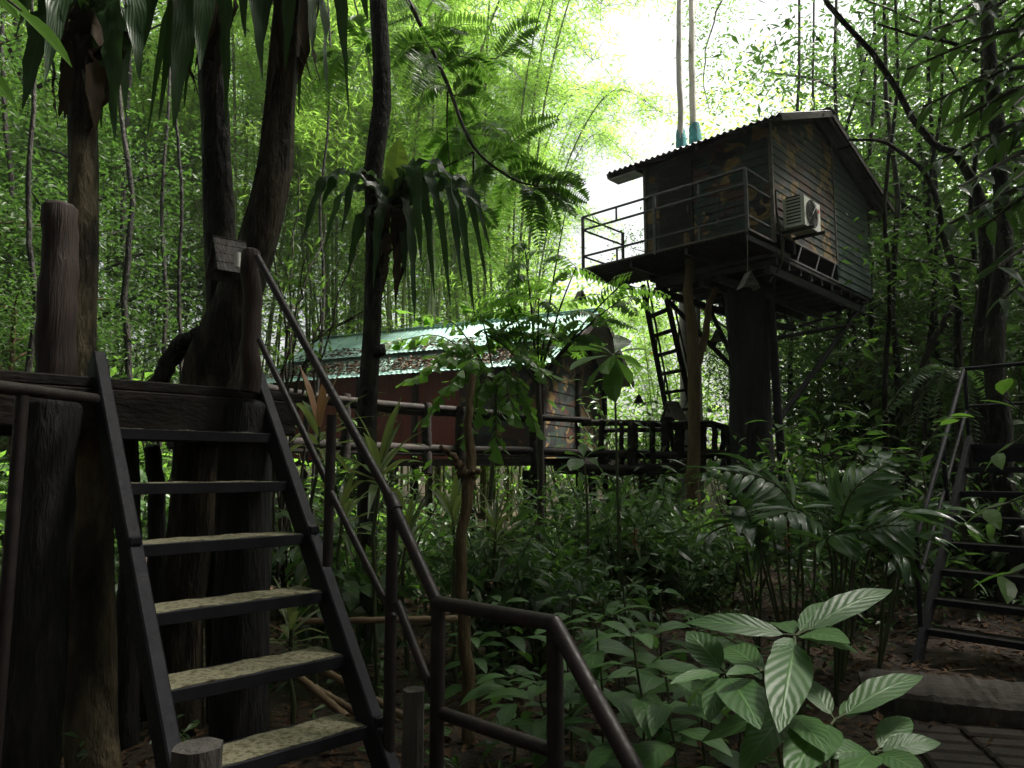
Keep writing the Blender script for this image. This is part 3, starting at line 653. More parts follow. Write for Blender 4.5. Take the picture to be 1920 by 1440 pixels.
# stone step and paving
a = Acc(); V = []
e0, e1 = q(1618, 1285, 5.35), q(2150, 1320, 4.75); nn = 34; b = nrm(np.array([-(e1 - e0)[1], (e1 - e0)[0], 0]))
rgs = np.random.default_rng(4)
for k in range(nn):
    f = k / (nn - 1); c = e0 + (e1 - e0) * f; en = min(1, .8 + k * .08); j = rgs.normal(size=5) * .012
    for yy, zz in ((0, -.34), (.0 + j[0], -.20), (.012 + j[1], -.075), (.05 + j[2], -.045 + j[3] * .4), (.35, -.04 + j[4] * .5), (.68 * en + j[0], -.05 + j[3] * .5), (.74 * en, -.10), (.75 * en, -.34)): V.append(np.array([*(c + b * yy)[:2], zz]))
m = 8
a.add(V, [(m * i_ + r_, m * i_ + m + r_, m * i_ + m + (r_ + 1) % m, m * i_ + (r_ + 1) % m) for i_ in range(nn - 1) for r_ in range(m)]); a.add(V[:m], [tuple(range(m))]); a.add(V[-m:], [tuple(range(m - 1, -1, -1))])
tag(a.build('stone_step', M['stone']), 'long rough stone step at the foot of the right edge stair', 'step')
a = Acc(); o = q(1690, 1322, 4.95); ex = nrm(np.array([.97, -.22, 0])); ey = np.array([-ex[1], ex[0], 0])
for r_ in range(16):
    for c in range(9):
        jx, jy, jz, ja = rng.normal(size=4) * (.006, .005, .006, .02)
        x0 = c * .385 + (.0 if r_ % 2 else .06) * 0 + jx; y0 = -r_ * .165 + jy
        p = np.array([*(o + ex * x0 + ey * y0)[:2], -.17 + jz])
        ax = ex * math.cos(ja) + ey * math.sin(ja); ay = np.array([-ax[1], ax[0], 0])
        h = .016; W_, D_ = .355, .142
        b = [(h, h, 0), (W_ - h, h, 0), (W_ - h, D_ - h, 0), (h, D_ - h, 0), (0, 0, -h), (W_, 0, -h), (W_, D_, -h), (0, D_, -h), (0, 0, -.08), (W_, 0, -.08), (W_, D_, -.08), (0, D_, -.08)]
        a.add([p + ax * x + ay * y + UP * z for x, y, z in b], [(0, 1, 2, 3)] + [(4 + i_, 4 + (i_ + 1) % 4, (i_ + 1) % 4, i_) for i_ in range(4)] + [(8 + i_, 8 + (i_ + 1) % 4, 4 + (i_ + 1) % 4, 4 + i_) for i_ in range(4)], tone=rng.random())
tag(a.build('paved_path', M['paver']), kind='structure')

# ------------------------------------------------------------------ green roofed house behind
HA = np.array([-.891, .454, 0]); HB = np.array([.454, .891, 0]); H0 = np.array([.75, 17.0, 0])
def Hh(a_, b_, z): return H0 + HA * a_ + HB * b_ + UP * z
hs_ = thing('house', 'red and camouflage walled stilt house under a green corrugated roof littered with leaves', 'house', (*Hh(0, 0, 0)[:2], 0))
FZ, EZ, RZ, HL, RB = 1.75, 3.95, 5.58, 8.4, 2.0
MZ, MB_ = 4.50, .55        # lower edge of the main roof sheet
hz = lambda b_: min(EZ + (RZ - EZ) * (b_ + .45) / (RB + .45), RZ - (RZ - EZ) * (b_ - RB) / (RB + .45))
a = Acc(); siding(a, lambda x, z: Hh(x, 0, z), 0, 2.3, FZ, lambda x: 3.98, -HB, .27); siding(a, lambda x, z: Hh(0, x, z), .02, 2 * RB, FZ, lambda x: hz(x) - .05, -HA, .27); a.build('camouflage_wall', M['camo'], hs_)
a = Acc()
for k in range(40):
    x0 = 2.32 + k * .185; 
    if x0 > HL - .1: break
    frame_box(a, H0, HA, HB, UP, (x0, -.0 - .004 * (k % 2), FZ), (x0 + .18, .03, 3.98))
a.build('red_wall', M['red_board'], hs_)
a = Acc(); frame_box(a, H0, HA, HB, UP, (HL - .06, .04, FZ), (HL, 2 * RB, 3.9)); frame_box(a, H0, HA, HB, UP, (0.05, 2 * RB - .05, FZ), (HL, 2 * RB, 3.9)); a.build('back_wall', M['red_board'], hs_)
a = Acc(); frame_box(a, H0, HA, HB, UP, (-1.2, -.7, FZ - .15), (HL + .1, 2 * RB + .1, FZ - .01)); a.build('floor', M['old_wood'], hs_)
a = Acc(); O = Hh(-.75, RB, RZ); s1 = Hh(0, .35, hz(.35) + .12) - Hh(0, RB, RZ); corrugated(a, O, HA, s1, HL + 1.0, np.linalg.norm(s1), .16, .010)
s2 = Hh(0, 2 * RB + .45, EZ) - Hh(0, RB, RZ); corrugated(a, O, HA, s2, HL + 1.0, np.linalg.norm(s2), .16, .018)
r1 = a.build('main_roof', M['roof_green'], hs_)
a = Acc(); O = Hh(-.4, .75, hz(.75) - .06); s3 = Hh(0, -.55, EZ - .06) - Hh(0, .75, hz(.75) - .06); corrugated(a, O, HA, s3, HL + .8, np.linalg.norm(s3), .16, .010); r2_ = a.build('eave_roof', M['roof_green'], hs_)
a = Acc(); beam(a, Hh(-.78, RB, RZ + .03), Hh(HL + .25, RB, RZ + .03), .22, .02); a.build('ridge_cap', M['roof_green'], r1)
a = Acc()
beam(a, Hh(-.76, RB, RZ - .06), Hh(-.76, .3, hz(.3) + .03), .04, .17); beam(a, Hh(-.76, RB, RZ - .06), Hh(-.76, 2 * RB + .48, EZ - .08), .04, .17); a.build('barge_board', M['old_wood'], hs_)
a = Acc(); 
V = [Hh(-.70, RB + .02, RZ - .10), Hh(-.02, RB + .02, RZ - .10), Hh(-.02, 2 * RB + .4, EZ - .1), Hh(-.70, 2 * RB + .4, EZ - .1)]; V2 = [v - UP * .02 for v in V]
a.add(V + V2, CUBEF); a.build('soffit', M['soffit'], hs_)
for x in (0.02, 1.9, 3.6, 5.4, 7.2, HL):
    a = Acc(); beam(a, Hh(x, -.06, -.6), Hh(x, -.06, 3.95), .13, .13, up=HA); a.build('post', M['old_wood'], hs_)
for b_ in (2.0, 4.0):
    a = Acc(); beam(a, Hh(-.05, b_, -.6), Hh(-.05, b_, 3.95), .13, .13, up=HA); a.build('post', M['old_wood'], hs_)
a = Acc(); frame_box(a, H0, HA, HB, UP, (1.1, -.045, 2.75), (1.75, -.018, 3.6)); wd_ = a.build('window', M['black_plastic'], hs_)
# dry leaves on the roof
a = Acc()
def roof_leaves(n, f0, f1, O, s, Le, lift):
    x = rng.random(n) * Le; fr = f0 + (f1 - f0) * rng.beta(1.4, 1.4, n)
    keep = (np.sin(x * 2.1) + np.sin(x * 4.7 + 1) + rng.normal(size=n)) > -1.2
    x, fr = x[keep], fr[keep]; P = O + HA * x[:, None] + np.asarray(s) * fr[:, None] + UP * (lift + .03 * rng.random(len(x)))[:, None]
    leaves(a, P, rdir(len(x), -.2, .15), upish(len(x), .5), .10 + .06 * rng.random(len(x)), .05, 0)
roof_leaves(1300, .66, 1.0, Hh(-.3, RB, RZ), s1, HL + .2, .03); roof_leaves(4200, .30, .92, Hh(-.2, .75, hz(.75) - .06), s3, HL + .5, .03)
tag(a.build('dry_leaves', M['litter']), kind='stuff')

# ------------------------------------------------------------------ log walkway with railing
wk = thing('walkway', 'raised dark log walkway with rough railing in front of the red house', 'walkway', (*at(865, 845, 13.2)[:2], 0))
def wlog(name, pts, r, seed, parent=wk, mat='old_wood'): return log(name, mat, pts, r, parent, n=9, rough=.07, seed=seed, dome=False, steps=24)
wlog('rail', [at(470, 722, 9.5), at(600, 745, 10.6), at(760, 762, 12.2), at(865, 769, 13.2), at(1000, 782, 14.4), at(1105, 788, 15.4)], .065, 21)
wlog('rail', [at(470, 733, 9.6), at(600, 752, 10.7), at(760, 773, 12.3), at(865, 778, 13.3), at(1000, 790, 14.5)], .045, 22)
wlog('rail', [at(1090, 793, 15.4), at(1180, 793, 15.4), at(1262, 797, 15.0), at(1330, 795, 15.0), at(1374, 806, 15.4)], .07, 23)
wlog('rail', [at(1120, 808, 15.6), at(1262, 806, 15.6)], .05, 24)
wlog('beam', [at(470, 826, 9.7), at(700, 838, 11.7), at(865, 843, 13.2), at(1000, 846, 14.4), at(1105, 851, 15.4)], .075, 25)
wlog('beam', [at(1090, 851, 15.4), at(1180, 850, 15.3), at(1265, 852, 15.0), at(1330, 848, 15.0), at(1374, 855, 15.4)], .08, 26)
wlog('beam', [at(1040, 878, 15.6), at(1150, 882, 15.2), at(1240, 880, 15.0), at(1290, 872, 15.0)], .11, 27)
for i_, (px, Y, r) in enumerate(((520, 10, .07), (648, 11.1, .08), (800, 12.6, .09), (866, 13.1, .11), (1000, 14.4, .08), (1128, 15.4, .06), (1165, 15.4, .05), (1187, 15.2, .12), (1222, 15.1, .06), (1248, 15.1, .09), (1275, 15.0, .10), (1318, 15.0, .07), (1340, 15.1, .06), (1356, 15.2, .06), (1370, 15.4, .09))):
    yt = np.interp(px, [470, 865, 1105, 1374], [722, 768, 790, 800]); wlog('post', [at(px, yt - 3, Y), at(px, 888, Y)], r, 40 + i_)
a = Acc()
for k in range(46):
    f = k / 45; p = at(470 + (1105 - 470) * f, 850, 9.8 + 5.6 * f ** .9); p[2] = 1.80; d_ = np.array([.6, -.8, 0])
    beam(a, p + np.array([-.1, .1, 0]), p + np.array([-.1, .1, 0]) + np.array([-.75, .75, 0]) * 1.3, .2, .06)
frame_box(a, np.array([2.0, 15.2, 1.74]), np.array([1., 0, 0]), np.array([0, 1., 0]), UP, (0, 0, 0), (2.8, 2.2, .07))
a.build('deck', M['old_wood'], wk)
for i_, (px, Y, r, mt) in enumerate(((1212, 15.6, .17, 'grey_log'), (1000, 14.6, .2, 'dark_log'), (1110, 15.8, .09, 'dark_log'), (866, 13.3, .12, 'dark_log'), (690, 11.8, .13, 'dark_log'), (1375, 15.3, .14, 'dark_log'))):
    p = at(px, 885, Y); wlog('leg', [p, [p[0], p[1], .6], [p[0], p[1], -.5]], r, 60 + i_, mat=mt)
# ------------------------------------------------------------------ trees close to the camera
def tree_mesh_trunk(name, pts, radii, mat, parent, n=14, seed=1, rough=.04, steps=26, wob=.012):
    a = Acc(); p = wobble(smooth_path(pts, steps), wob, seed); m = len(p)
    r = np.interp(np.linspace(0, 1, m), np.linspace(0, 1, len(radii)), radii)
    tube(a, p, r, n, rough=rough, seed=seed); return a.build(name, M[mat], parent, smooth=True), p
def crown_cloud(acc, C, rad, nclump, nleaf, L, W, spread=.55, zb=-.35, S=0, kind='lance', seed=0, shell=.35, keep=None, tone=None):
    rg = np.random.default_rng(seed)
    d = rdir(nclump, .15, .7, rg); r = (shell + (1 - shell) * rg.random(nclump) ** .6)[:, None]
    cl = np.asarray(C) + d * r * np.asarray(rad)
    ct = rg.random(nclump)
    P = np.repeat(cl, nleaf, 0) + rg.normal(size=(nclump * nleaf, 3)) * spread * np.array([1, 1, .6]) * (.6 + .8 * np.repeat(rg.random(nclump), nleaf))[:, None]
    if keep is not None: k = keep(P); P = P[k]
    n = len(P); tn = np.clip(np.repeat(ct, nleaf)[:n] * .5 + rg.random(n) * .5, 0, 1)
    leaves(acc, P, rdir(n, zb, .4, rg), upish(n, .55, rg), L * (.7 + .6 * rg.random(n)), W * (.7 + .6 * rg.random(n)), S, kind, tone=tn)
    return cl

def shade_canopy(t, C, rad, seed, n=260):
    a = Acc(); crown_cloud(a, C, rad, n, 48, .34, .14, .8, seed=seed, shell=.1, keep=lambda P: ((P[:, 2] - EYE > .80 * P[:, 1]) | (P[:, 1] < 0)) & (np.hypot(P[:, 0] - 1.2, P[:, 1] - 3.8) > 2.1)); a.build('crown', M['dark_leaf'], t)  # unseen overhead crown, added and holed to control shade on the foreground
t = thing('tree', 'dark straight trunk with pale stained lower bark growing through the left end of the platform', 'tree', (*at(172, 1300, 4.3)[:2], -.2))
tree_mesh_trunk('trunk', [at(180, 1480, 4.25), at(174, 1200, 4.28), at(172, 900, 4.3), at(160, 650, 4.35), at(158, 400, 4.4), at(162, 100, 4.5), at(165, -300, 4.6), at(170, -900, 4.8)], [.135, .13, .12, .095, .085, .085, .085, .08], 'bark_stained', t, seed=2)
shade_canopy(t, (-3.6, 2.6, 11), (4.5, 4.5, 1.8), 31)
t = thing('tree', 'two-stemmed brown trunk leaning out behind the platform above the stair', 'tree', (*at(345, 1250, 5.0)[:2], -.2))
tree_mesh_trunk('trunk', [at(335, 1480, 5.0), at(345, 1150, 5.0), at(368, 850, 5.0), at(395, 680, 4.95), at(440, 540, 4.9), at(487, 400, 4.9), at(520, 200, 4.95), at(548, -60, 5.0), at(575, -500, 5.2), at(560, -1000, 5.4)], [.15, .15, .16, .19, .15, .125, .11, .10, .09, .08], 'bark_pale', t, seed=3, rough=.06)
tree_mesh_trunk('trunk', [at(430, 1480, 5.2), at(425, 900, 5.15), at(425, 700, 5.1), at(412, 500, 5.05), at(410, 300, 5.05), at(408, 50, 5.1), at(405, -400, 5.3), at(390, -900, 5.5)], [.15, .15, .14, .115, .1, .095, .09, .08], 'bark', t, seed=5)
tree_mesh_trunk('limb', [at(395, 620, 5.0), at(340, 640, 5.0), at(300, 700, 5.05), at(250, 800, 5.1)], [.07, .065, .06, .05], 'bark', t, seed=6)
shade_canopy(t, (-3.4, 5.6, 11.5), (3.6, 3.6, 1.8), 32)

t = thing('tree', 'slender knotted grey-brown tree between the stair and the red house', 'tree', (*at(690, 1180, 7.2)[:2], -.2))
_, pD = tree_mesh_trunk('trunk', [at(688, 1230, 7.2), at(690, 1000, 7.2), at(687, 760, 7.2), at(697, 620, 7.2), at(702, 420, 7.2), at(700, 330, 7.2), at(715, 200, 7.2), at(716, 80, 7.2), at(710, -60, 7.2), at(705, -600, 7.4), at(690, -1200, 7.6)], [.105, .1, .1, .095, .09, .1, .1, .095, .095, .085, .06], 'bark', t, seed=8, wob=.006)
for px, py, r in ((714, 658, .06), (685, 322, .055), (686, 733, .05)):
    a = Acc(); tube(a, [at(px - 8, py + 8, 7.18), at(px, py, 7.1), at(px + 4, py - 10, 7.18)], [r * .6, r, r * .4], 9, rough=.08, seed=int(px)); a.build('knot', M['bark'], t, smooth=True)
shade_canopy(t, (.4, 3.8, 12.5), (5.0, 5.6, 2.0), 33, 270)

# feathery leaves hanging from a thin branch
def pinnate(acc, path, n, Ll, Wl, S=0, kind='lance', ang=1.1, up=UP, sink=.15, rach=.004, stem=None, taper=True, tone=None, droop=.3, start=.08, fold=.15):
    p = smooth_path(path, max(10, n)); d = nrm(np.gradient(p, axis=0)); s = np.linspace(start, 1, n)
    q = np.stack([np.interp(s, np.linspace(0, 1, len(p)), p[:, k]) for k in range(3)], 1)
    dd = nrm(np.stack([np.interp(s, np.linspace(0, 1, len(p)), d[:, k]) for k in range(3)], 1))
    side = nrm(np.cross(dd, np.asarray(up, float))); nn = nrm(np.cross(side, dd))
    prf = np.sin(np.pi * np.clip(.12 + .85 * s, 0, 1)) ** .6 if taper else np.ones(n)
    tn = rng.random() * .6 if tone is None else tone
    for sg in (1, -1):
        D = side * sg * math.sin(ang) + dd * math.cos(ang) - nn * sink
        D = nrm(D + rng.normal(size=D.shape) * .07)
        leaves(acc, q, D, nn + rng.normal(size=nn.shape) * .12, Ll * prf * (.85 + .3 * rng.random(n)), Wl * (.6 + .4 * prf), S, kind, droop=droop, tone=np.clip(tn + .35 * rng.random(n), 0, 1), fold=fold)
    if stem is not None: tube(stem, p, np.linspace(rach, rach * .4, len(p)), 5)
def feather_branch():
    t = thing('feathery_tree', 'thin dark branches with feathery compound leaves arching above the green roof', 'tree', (*at(760, 1100, 9.5)[:2], -.2))
    st = Acc(); lf = Acc()
    main = smooth_path([at(690, 900, 9.6), at(698, 600, 9.4), at(704, 330, 9.3), at(717, 150, 9.2), at(722, -30, 8.9), at(758, -10, 8.6), at(795, 60, 8.4), at(840, 160, 8.2), at(870, 240, 8.0), at(900, 290, 7.9), at(960, 335, 7.8), at(1010, 350, 7.8)], 60)
    tube(st, main, np.interp(np.arange(len(main)), [0, len(main) * .4, len(main)], [.05, .035, .008]), 7)
    for pts in ([at(840, 160, 8.2), at(838, 240, 8.2), at(845, 330, 8.3)], [at(888, 285, 8), at(886, 350, 8), at(868, 470, 8.1)], [at(770, 30, 8.5), at(700, 60, 8.6), at(640, 100, 8.7)], [at(888, 285, 8), at(820, 320, 8.2), at(770, 340, 8.3)], [at(800, 80, 8.4), at(860, 105, 8.3), at(930, 110, 8.3)]):
        tube(st, smooth_path(pts, 10), np.linspace(.014, .005, len(smooth_path(pts, 10))), 6)
    rg = np.random.default_rng(3)
    L = [((795, 30), (838, 15, )), ((800, 70), (880, 60)), ((830, 130), (910, 105)), ((850, 180), (930, 190)), ((850, 200), (860, 290)), ((870, 240), (960, 260)), ((870, 250), (900, 330)), ((820, 110), (760, 160)), ((800, 80), (730, 120)), ((780, 50), (820, 140)),
         ((900, 290), (985, 245)), ((920, 305), (1000, 290)), ((950, 330), (1030, 320)), ((985, 345), (1075, 345)), ((1000, 350), (1080, 400)), ((1000, 352), (1050, 430)), ((960, 335), (940, 420)), ((920, 310), (880, 400)), ((1010, 350), (1100, 372)), ((985, 345), (1020, 430)), ((940, 320), (1005, 380)), ((868, 380), (930, 420)), ((868, 400), (800, 430)), ((870, 440), (940, 480)),
         ((838, 240), (790, 280)), ((838, 260), (800, 330)), ((700, 60), (660, 150)), ((660, 90), (600, 170)), ((680, 70), (640, 30)), ((640, 100), (580, 110)), ((645, 100), (620, 210)), ((700, 60), (720, 160)), ((770, 340), (740, 420)), ((820, 320), (800, 400)), ((930, 110), (1000, 100)), ((920, 110), (990, 160)), ((860, 105), (930, 150)), ((840, 160), (770, 200)), ((850, 180), (900, 240)), ((880, 270), (830, 330))]
    for (p, q_) in L:
        dep = 8.2 + rg.normal() * .3; A_, B_ = at(*p[:2], dep), at(*q_[:2], dep + rg.normal() * .35)
        mid = (A_ + B_) / 2 + UP * np.linalg.norm(B_ - A_) * .16
        pinnate(lf, [A_, mid, B_ - UP * .03], 26, .19, .042, 0, 'lance', 1.25, up=nrm(UP + .6 * rg.normal(size=3)), stem=st)
        if rg.random() < .8:
            C_ = B_ + rg.normal(size=3) * np.array([.35, .3, .25]); pinnate(lf, [A_, (A_ + C_) / 2 + UP * .1, C_], 24, .17, .04, 0, 'lance', 1.25, up=nrm(UP + .8 * rg.normal(size=3)), stem=st)
    st.build('branch', M['dark_stem'], t, smooth=True); lf.build('leaves', M['bright_leaf'], t)
feather_branch()

# bird's nest ferns
def fern(loc, label, fronds, dead, name='nest_fern', group=None):
    """fronds: (tip px, tip py, tip depth, width m, rise m, new?)"""
    t = thing(name, label, 'fern', loc, group); L = np.asarray(loc, float)
    g, nw = Acc(), Acc()
    for px, py, Y, W_, rise, new in fronds:
        tip = at(px, py, Y); v = tip - L; ln = np.linalg.norm(v); hv = np.array([v[0], v[1], 0]); hl = max(.05, np.linalg.norm(hv)); hd = hv / hl
        ctl = [L, L + hd * hl * .35 + UP * (rise * .75 + max(v[2], 0) * .5), L + hd * hl * .75 + UP * (rise + v[2] * .35), tip] if not new else [L, L + v * .35 + UP * .02, L + v * .7, tip]
        strap(nw if new else g, smooth_path(ctl, 21), W_ * (1.15 if new else .92), wave=.06 if new else .5, up=nrm(UP * .9 + nrm(np.array([0, 0, EYE]) - L) * .7 + .25 * rng.normal(size=3)))
    if nw.n: nw.build('new_frond', M['frond_new'], t)
    g.build('frond', M['frond'], t, smooth=True)
    if dead:
        d_ = Acc()
        for k in range(dead):
            q = 6.28 * k / dead + rng.random() * .5; r = .08 + .10 * rng.random(); ln = .45 + .55 * rng.random()
            strap(d_, smooth_path([L - UP * .02, L + np.array([math.cos(q) * r * 1.3, math.sin(q) * r * 1.3, -.05]), L + np.array([math.cos(q) * r, math.sin(q) * r, -ln * .6]), L + np.array([math.cos(q) * r * .7 + .05 * rng.normal(), math.sin(q) * r * .7, -ln])], 16), .07 + .05 * rng.random())
        d_.build('dead_frond', M['dead_frond'], t, smooth=True)
    return t
def strap(acc, p, W_, kind='strap', fold=.22, wave=.3, wf=6.3, up=UP, tone=None):
    n = len(p); d = nrm(np.gradient(p, axis=0)); side = np.cross(d, up)
    bad = np.linalg.norm(side, axis=1) < .15
    if bad.any(): 
        g_ = side[~bad].mean(0) if (~bad).any() else np.array([1., 0, 0]); side[bad] = g_
    side = nrm(side); nn = nrm(np.cross(side, d)); s = np.linspace(0, 1, n); w_ = np.maximum(prof(kind, s) * W_ / 2, .003)
    ph = rng.random() * 6.28
    k1 = fold + wave * np.sin(wf * 6.28 * s + ph); k2 = fold + wave * np.sin(wf * 6.28 * s + ph + 2)
    m1 = 1 + .25 * wave * np.sin(wf * 6.28 * s + ph + 1); m2 = 1 + .25 * wave * np.sin(wf * 6.28 * s + ph + 3)
    V = np.stack([p + side * (w_ * m1)[:, None] + nn * (w_ * k1)[:, None], p, p - side * (w_ * m2)[:, None] + nn * (w_ * k2)[:, None]], 1).reshape(-1, 3)
    F = []; U = []
    for i in range(n - 1):
        a_ = 3 * i; F += [(a_, a_ + 1, a_ + 4, a_ + 3), (a_ + 1, a_ + 2, a_ + 5, a_ + 4)]
        U += [[(s[i], 1), (s[i], 0), (s[i + 1], 0), (s[i + 1], 1)], [(s[i], 0), (s[i], -1), (s[i + 1], -1), (s[i + 1], 0)]]
    acc.add(V, F, rng.random() if tone is None else tone, uv=np.array(U))
cf = at(735, 395, 7.05)
fern(cf, "large bird's nest fern with wavy drooping fronds clasping the slender knotted trunk", [
    (748, 258, 7.0, .19, 0, True), (727, 318, 7.0, .09, 0, True), (758, 310, 7.4, .09, 0, True),
    (898, 385, 6.9, .17, .22, False), (795, 312, 6.7, .13, .05, False), (840, 374, 7.7, .08, .05, False), (790, 495, 6.4, .16, .42, False), (868, 545, 7.0, .13, .62, False), (890, 592, 7.4, .13, .62, False), (845, 575, 7.5, .11, .5, False), (872, 470, 6.6, .13, .40, False),
    (603, 385, 6.9, .16, .34, False), (563, 462, 6.8, .13, .40, False), (606, 472, 7.3, .09, .34, False), (778, 612, 6.8, .11, .2, False), (652, 512, 7.1, .13, .1, False), (760, 520, 6.9, .12, .1, False), (690, 285, 7.5, .10, .0, True), (815, 330, 7.3, .12, .12, False), (660, 330, 7.4, .12, .14, False), (920, 470, 7.4, .11, .5, False), (830, 430, 6.5, .12, .3, False), (640, 440, 6.6, .12, .36, False), (700, 540, 6.7, .11, .12, False), (915, 540, 7.6, .10, .6, False), (815, 560, 6.6, .11, .36, False)], 15)
L3 = np.array
fern(at(165, 40, 4.3), "dark bird's nest fern with broad fronds on the leftmost trunk", [(42, 205, 4.1, .17, .16, False), (215, 262, 4.0, .15, .14, False), (262, 150, 3.9, .17, .24, False), (190, 240, 4.5, .10, .14, False), (30, 70, 4.0, .16, .28, False), (85, 150, 3.8, .16, .22, False), (60, -20, 4.6, .16, .3, False), (260, 40, 4.6, .16, .3, False), (130, 170, 4.6, .12, .15, False), (235, 215, 4.4, .12, .25, False)], 7)
fern(at(385, -30, 4.8), "dark bird's nest fern hanging from the top of the two-stemmed trunk", [(325, 240, 4.5, .21, .16, False), (298, 225, 4.8, .10, .16, False), (425, 240, 4.4, .11, .12, False), (276, 255, 4.9, .06, .14, False), (375, 130, 4.2, .22, .16, False), (492, 150, 4.6, .13, .24, False), (262, 110, 4.5, .17, .28, False), (460, 70, 4.3, .14, .25, False), (270, 30, 4.2, .17, .3, False), (525, 50, 4.9, .13, .3, False), (345, 200, 5.0, .10, .14, False)], 9)
fern(at(560, -40, 4.9), "dark bird's nest fern on the leaning stem at the top of the picture", [(535, 130, 4.7, .13, .14, False), (650, 140, 4.8, .14, .26, False), (612, 190, 4.9, .11, .2, False), (490, 95, 4.7, .12, .22, False), (690, 40, 4.9, .15, .32, False), (585, 100, 4.5, .15, .2, False), (560, 215, 5.1, .06, .12, False), (470, 20, 4.8, .14, .3, False), (655, 215, 5.2, .07, .3, False)], 5)

# fork trunk, dead stick, pale trunks
t = thing('tree', 'tan forked trunk standing in front of the ladder', 'tree', (*at(1300, 1020, 12.3)[:2], -.2))
tree_mesh_trunk('trunk', [at(1301, 1040, 12.3), at(1300, 900, 12.3), at(1303, 760, 12.3), at(1302, 660, 12.3), at(1290, 560, 12.3), at(1290, 500, 12.4), at(1289, 440, 12.8)], [.115, .105, .10, .105, .08, .075, .07], 'bark_tan', t, seed=12)
tree_mesh_trunk('limb', [at(1304, 690, 12.3), at(1320, 640, 12.4), at(1330, 570, 12.6), at(1345, 540, 12.8)], [.07, .06, .055, .05], 'bark_tan', t, seed=13)
t = thing('dead_tree', 'bare dead snag with a short forked side branch right of the handrail', 'dead tree', (*at(885, 1400, 4.7)[:2], -.2))
tree_mesh_trunk('trunk', [at(886, 1450, 4.7), at(885, 1300, 4.7), at(878, 1150, 4.7), at(872, 1000, 4.7), at(876, 900, 4.75), at(880, 800, 4.8), at(885, 702, 4.85)], [.05, .046, .042, .036, .042, .03, .024], 'bark_tan', t, seed=14, n=10, rough=.08)
tree_mesh_trunk('branch', [at(875, 890, 4.75), at(858, 866, 4.7), at(826, 838, 4.6)], [.035, .024, .014], 'bark_tan', t, seed=15, n=8); tree_mesh_trunk('branch', [at(882, 895, 4.75), at(893, 882, 4.7)], [.022, .012], 'bark_tan', t, seed=16, n=8)
for px, y0, y1, Y, r, lab in ((808, 1000, -40, 24, .16, 'straight white-barked trunk behind the bird nest fern'),):
    t = thing('tree', lab, 'tree', (*at(px, 900, Y)[:2], 0)); tree_mesh_trunk('trunk', [at(px - 2, y0, Y), at(px, 600, Y), at(px + 2, 300, Y), at(px, y1 - 400, Y)], [r, r, r * .85, r * .6], 'bark_white', t, seed=17)
    a = Acc(); crown_cloud(a, at(px, -600, Y), (3.5, 3, 3), 60, 60, .22, .08, .6, seed=41); a.build('crown', M['tree_leaf'], t)
# two trunks wrapped in blue tarp rising behind the treehouse roof
for px, lean, Y, r, yb, lab in ((1277, -6, 15.6, .085, 262, 'slim grey trunk wrapped in teal tarp left of its neighbour above the roof'), (1303, -4, 15.9, .10, 250, 'slim grey trunk wrapped in teal tarp at the middle of the treehouse roof')):
    t = thing('tree', lab, 'tree', (*at(px, 700, Y)[:2], 0)); tree_mesh_trunk('trunk', [[*at(px, 700, Y)[:2], -.3], at(px, 500, Y), at(px - 2, 250, Y), at(px + lean, 100, Y), at(px + lean, -60, Y + .2), at(px + lean - 15, -500, Y + 1)], [r * 1.1, r * .85, r * .8, r * .72, r * .66, r * .45], 'bark_white', t, seed=int(px))
    a = Acc(); pz = smooth_path([at(px - 1, yb + 70, Y), at(px, yb + 20, Y), at(px - 1, yb - 18, Y)], 12); tube(a, pz, np.interp(np.arange(len(pz)), [0, len(pz) * .6, len(pz)], [r * 1.6, r * 1.3, r * 1.0]), 12, rough=.08, seed=5); a.build('tarp', M['tarp'], t, smooth=True)
    a = Acc(); crown_cloud(a, at(px + 110, -760, Y + 2), (2.0, 2.2, 1.6), 60, 50, .16, .06, .45, seed=int(px)); a.build('crown', M['tree_leaf'], t)

t = thing('leafy_branch', 'light leafy twigs hanging beside the tarp-wrapped trunks against the sky gap', 'branch', at(1320, -40, 16.5)); a = Acc(); tw = Acc()
tw_p = wobble(smooth_path([at(1400, -60, 16.8), at(1345, 20, 16.5), at(1320, 120, 16.4), at(1330, 205, 16.4)], 14), .03, 4); tube(tw, tw_p, np.linspace(.03, .008, len(tw_p)), 6); tw.build('twig', M['dark_stem'], t)
for py_, px_ in ((10, 1330), (70, 1312), (130, 1322), (190, 1335), (30, 1370), (100, 1360), (165, 1372), (20, 1290)): crown_cloud(a, at(px_, py_, 16.4), (.3, .4, .3), 5, 24, .11, .04, .24, seed=py_)
a.build('leaves', M['tree_leaf'], t)
